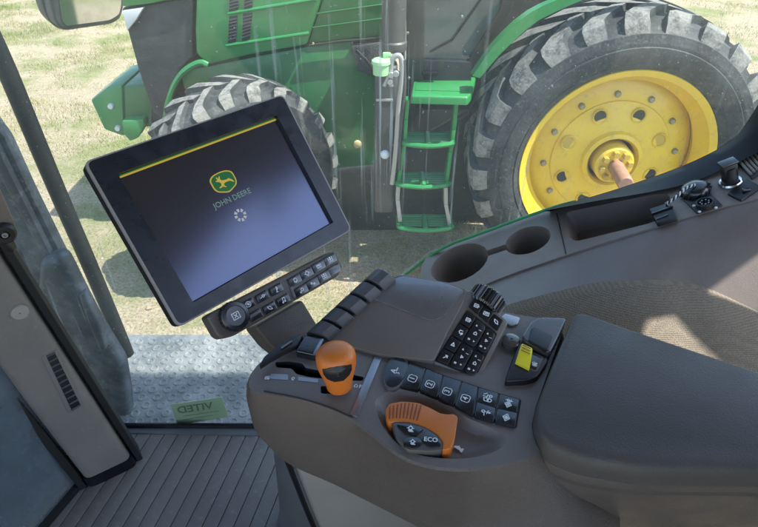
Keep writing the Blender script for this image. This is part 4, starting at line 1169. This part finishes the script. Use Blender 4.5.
b.glyph(DK.up(.0092).at(534.5, 364.3), tx, ty, DN, 'tractor', .0028, 'white', .28)
tb = b.done('toggle_base', AR)
b = MB(); q0 = pts(DK.up(.011), [(521.5, 346), (531.5, 350.5), (529.5, 369), (515.5, 362)])
RRs = []
for t, h_ in ((0, .0), (.12, .006), (.3, .0085), (.5, .0078), (.75, .0045), (1, -.001)):
    l_, r_ = lerp(q0[0], q0[3], t) + DN * h_, lerp(q0[1], q0[2], t) + DN * h_
    RRs.append([l_, lerp(l_, r_, .08) + DN * .0008, lerp(l_, r_, .92) + DN * .0008, r_, r_ - DN * .012, l_ - DN * .012])
b.rings(RRs, 'yellow_toggle', True)
for t in (.28, .42, .56):
    i_ = t; l_, r_ = lerp(q0[0], q0[3], t), lerp(q0[1], q0[2], t); hh = .0098 - abs(t - .35) * .006
    b.tube([lerp(l_, r_, .15) + DN * hh, lerp(l_, r_, .85) + DN * hh], .0004, 'orange_dark', 5)
b.done('yellow_toggle', tb, 40)
b = MB(); b.slab(DK.up(.003), [(499.5, 318.5), (505, 313), (520.5, 317.5), (518, 324), (511, 326)], .004, 'lid', .001, 2, .002); b.done('indicator_light', AR)
b = MB(); c_ = DK.up(.004).at(511, 342); b.lathe(c_, DN, [(.0095, -.004), (.0098, .003), (.008, .0045), (.001, .005)], 'shroud', 26, cap1=False); b.done('rotary_knob', AR)
# window and clip at the monitor's foot
b = MB(); b.slab(DK.up(.010), [(295, 350.5), (304, 335), (324.5, 337.5), (316, 355)], .012, 'key', .002, 3, .003); b.slab(DK.up(.011), [(320.5, 338.5), (324, 338.5), (316.3, 353.5), (313, 353)], .003, 'steel', .0006); b.done('indicator_window', AR)
b = MB(); b.slab(DK.up(.012), [(259, 366), (264, 357), (278, 345), (290, 337), (303, 334.5), (297, 345), (284, 351), (268, 360)], .006, 'black', .0015, 2, .002)
b.tube([DK.up(.0135).at(281, 348), DK.up(.0135).at(292, 341)], .0012, 'steel', 6); b.done('black_clip', AR)

# ================================================================== TOUCHSCREEN MONITOR
mc_ = V((-.18278, .63291, 2.34086)); mX = V((.6913, .7223, .0190)).normalized(); mN = V((.5677, -.5592, .6041)).normalized(); mY = mN.cross(mX).normalized(); mX = mY.cross(mN)
MO = Plane(mc_, mN)
TM = thing('touchscreen_monitor', mc_ - mN * .04 - mY * .12, 'large tilted touchscreen monitor showing a green and yellow start up logo', 'monitor')
outp = [(83, 162), (283, 94), (352, 230), (178, 328)]
scr = [(117.5, 174), (276.5, 115.5), (333, 222.5), (193, 302.5)]
O3 = fillet(pts(MO, outp), .009, 5); 
scr3 = pts(MO, scr)
b = MB()
Oi = fillet([lerp(p, mc_, .018) for p in pts(MO, outp)], .008, 5)
b.sheet([p + mN * .0012 for p in Oi], [[p + mN * .0012 for p in scr3]], 'bezel')
b.rings([scr3 and [p + mN * .0012 for p in scr3], [lerp(p, mc_, .012) - mN * .004 for p in scr3]], 'bezel', True, False, False)
b.rings([[p + mN * .0012 for p in Oi], [lerp(p, mc_, .003) + mN * .0008 for p in O3], O3, [p - mN * .004 for p in O3]], 'rim', True, False, False)
b.rings([[p - mN * .004 for p in O3], [p - mN * .02 for p in O3], [lerp(p, mc_, .06) - mN * .032 for p in O3], [lerp(p, mc_, .3) - mN * .042 for p in O3]], 'rubber', True, False, True)
bz = b.done('bezel', TM, 35)
SN = MO.up(-.0045)
M['screen'] = mat('screen_glass', (.012, .011, .012), .17, emit=((.030, .024, .022), .07), spec=1.0)
_b = M['screen'].node_tree.nodes['Principled BSDF']; _b.inputs['IOR'].default_value = 1.78; _b.inputs['Specular Tint'].default_value = (.48, .57, .88, 1)
M['s_yellow'] = mat('screen_yellow', (.24, .17, .02), .3, emit=((.85, .55, .06), .12))
M['s_green'] = mat('screen_green', (.01, .06, .02), .2, emit=((.012, .10, .03), .2))
M['s_text'] = mat('screen_grey_green', (.04, .07, .065), .3, emit=((.10, .16, .15), .25))
M['s_white'] = mat('screen_white', (.25, .25, .25), .3, emit=((.75, .72, .7), .08))
b = MB(); b.prism([lerp(p, mc_, .008) - mN * .0045 for p in scr3], mN * -.003, 'screen')
sx, sy = axes(SN, (117, 174), (276, 115))
# header stripe
b.slab(SN.up(.0004), [(119, 174.6), (276, 117), (276.6, 118.5), (119.6, 176.5)], .0006, 's_green')
b.slab(SN.up(.0005), [(119.6, 176.3), (276.6, 118.3), (277.2, 119.9), (120.2, 178.1)], .0006, 's_yellow')
def lc(q): return SN.at(*q)
ec = lc((224, 182.3))
# emblem: rounded shield with leaping deer
em = [(-1.0, .62), (-.62, .92), (0, 1.0), (.62, .92), (1.0, .62), (1.0, -.25), (.82, -.62), (0, -1.02), (-.82, -.62), (-1.0, -.25)]
def emb(s_, h_, m_):
    q = fillet([ec + (sx * x_ * .0172 + sy * y_ * .0142) * s_ + mN * h_ for x_, y_ in em], .004, 4); b.prism(q, mN * -.0006, m_)
emb(1, .0004, 's_yellow'); emb(.9, .0007, 's_green')
deer = [(-.62, -.30), (-.38, -.22), (-.30, .02), (-.42, .22), (-.62, .30), (-.66, .42), (-.45, .46), (-.52, .72), (-.40, .70), (-.34, .48), (-.22, .74), (-.12, .70), (-.22, .44), (-.14, .26), (.06, .20), (.36, .16), (.52, .22), (.60, .12), (.78, -.10), (.86, -.34), (.74, -.30), (.60, -.12), (.40, -.06), (.10, -.06), (-.10, -.14), (-.12, -.34), (.02, -.52), (-.10, -.52), (-.26, -.36), (-.62, -.42)]
b.prism([ec + sx * x_ * .0150 + sy * (y_ * .0125) + mN * .0010 for x_, y_ in deer], mN * -.0004, 's_yellow')
tc2 = lc((232.5, 198.5)); b.text(tc2, sx, sy, mN, 'JOHN DEERE', .0098, 's_text', .0005)
sc2 = lc((240.3, 215.2))
for k in range(8):
    a = k * math.pi / 4; p_ = sc2 + (sx * math.cos(a) + sy * math.sin(a)) * .0062
    u_ = (sx * math.cos(a) + sy * math.sin(a)); w_ = mN.cross(u_)
    b.prism([p_ + u_ * .0021 - w_ * .0019 + mN * .0006, p_ + u_ * .0021 + w_ * .0019 + mN * .0006, p_ - u_ * .0018 + w_ * .0012 + mN * .0006, p_ - u_ * .0018 - w_ * .0012 + mN * .0006], mN * -.0004, 's_white')
b.done('screen', TM, 30)
# key bar
b = MB(); KBp = MO.up(.006)
bar = [(206.5, 316.5), (212, 313), (331.5, 251.5), (336.5, 252.5), (343, 267), (338.5, 276), (234, 336), (222.5, 339), (217.5, 336)]
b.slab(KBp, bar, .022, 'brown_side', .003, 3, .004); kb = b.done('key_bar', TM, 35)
bx_, by_ = axes(KBp, (233, 316.7), (335, 262))
b = MB(); kc = KBp.at(232.9, 316.5); b.lathe(kc, mN, [(.0178, -.002), (.0178, .009), (.0165, .011), (.0125, .0115), (.012, .010), (.001, .010)], 'key', 36, cap1=False)
for k in range(24):
    a = k * math.pi / 12; b.box(kc + (mX * math.cos(a) + mY * math.sin(a)) * .0178 + mN * .005, .0016, .0016, .008, 'black', .0003, Matrix((mX, mY, mN)).transposed())
b.glyph(kc + mN * .0100, bx_, by_, mN, 'boxX', .0056, 'white', .17); b.done('selector_knob', kb, 30)
KS = [((248.2, 304.3), 'ring_star'), ((262.7, 296.6), 'key_'), ((276.7, 289.2), 'leaf'), ((255.8, 315), 'dash'), ((270, 307.8), 'phone'), ((283.7, 300), 'note'),
      ((295.2, 280), 'bell'), ((307, 273.2), 'gear'), ((318.9, 266.2), 'screen'), ((330.3, 259.6), 'man'), ((301.8, 290.2), 'lens'), ((312.9, 283.3), 'node'), ((324.3, 276.3), 'man'), ((334.6, 269.6), 'dash')]
for (cx_, cy_), g_ in KS:
    u_ = (.875, -.485); w_ = (.42, .90); hw_, hh_ = (6.6, 4.4)
    px = [(cx_ - u_[0] * hw_ - w_[0] * hh_, cy_ - u_[1] * hw_ - w_[1] * hh_), (cx_ + u_[0] * hw_ - w_[0] * hh_, cy_ + u_[1] * hw_ - w_[1] * hh_), (cx_ + u_[0] * hw_ + w_[0] * hh_, cy_ + u_[1] * hw_ + w_[1] * hh_), (cx_ - u_[0] * hw_ + w_[0] * hh_, cy_ - u_[1] * hw_ + w_[1] * hh_)]
    key('bar_key', KBp, px, kb, g_, X=bx_, Y=by_, gs=.0040, gm='white' if g_ != 'dash' else 'grey_ring', w=.22, th=.002)
b = MB(); b.slab(KBp.up(.0007), [(287.5, 281), (290.5, 279.5), (296.5, 296.5), (293, 298.5)], .001, 'grey_ring', .0003); b.done('bar_divider', kb)
# arm down to the console
b = MB(); AP_ = MO.up(-.012)
b.slab(AP_, [(255, 326), (302, 299), (322, 332), (306, 352), (284, 356), (270, 345)], .035, 'brown_side', .006, 3, .006); b.done('mount_arm', TM, 35)

# ================================================================== LIGHT
sun_dir = V((.50, -.10, .86)).normalized()
el = math.asin(sun_dir.z); az = math.atan2(sun_dir.x, sun_dir.y)
w = bpy.data.worlds.new('World'); S.world = w; w.use_nodes = True
nt = w.node_tree; bg = nt.nodes['Background']
sk_ = nt.nodes.new('ShaderNodeTexSky'); sk_.sky_type = 'NISHITA'; sk_.sun_disc = False; sk_.sun_elevation = el; sk_.sun_rotation = az
nt.links.new(sk_.outputs[0], bg.inputs[0]); bg.inputs[1].default_value = .14
sl = bpy.data.lights.new('sun', 'SUN'); sl.energy = 3.3; sl.angle = R(.5); sl.color = (1, .95, .87)
so = bpy.data.objects.new('sun', sl); COL.objects.link(so); so.rotation_euler = sun_dir.to_track_quat('Z', 'Y').to_euler()
so.location = (3, 0, 8)
vs_ = S.view_settings; vs_.view_transform = 'Standard'; vs_.look = 'None'; vs_.gamma = 1; vs_.use_curve_mapping = False; vs_.exposure = 1.7
S.render.engine = 'CYCLES'
S.cycles.max_bounces = 10; S.cycles.transparent_max_bounces = 12
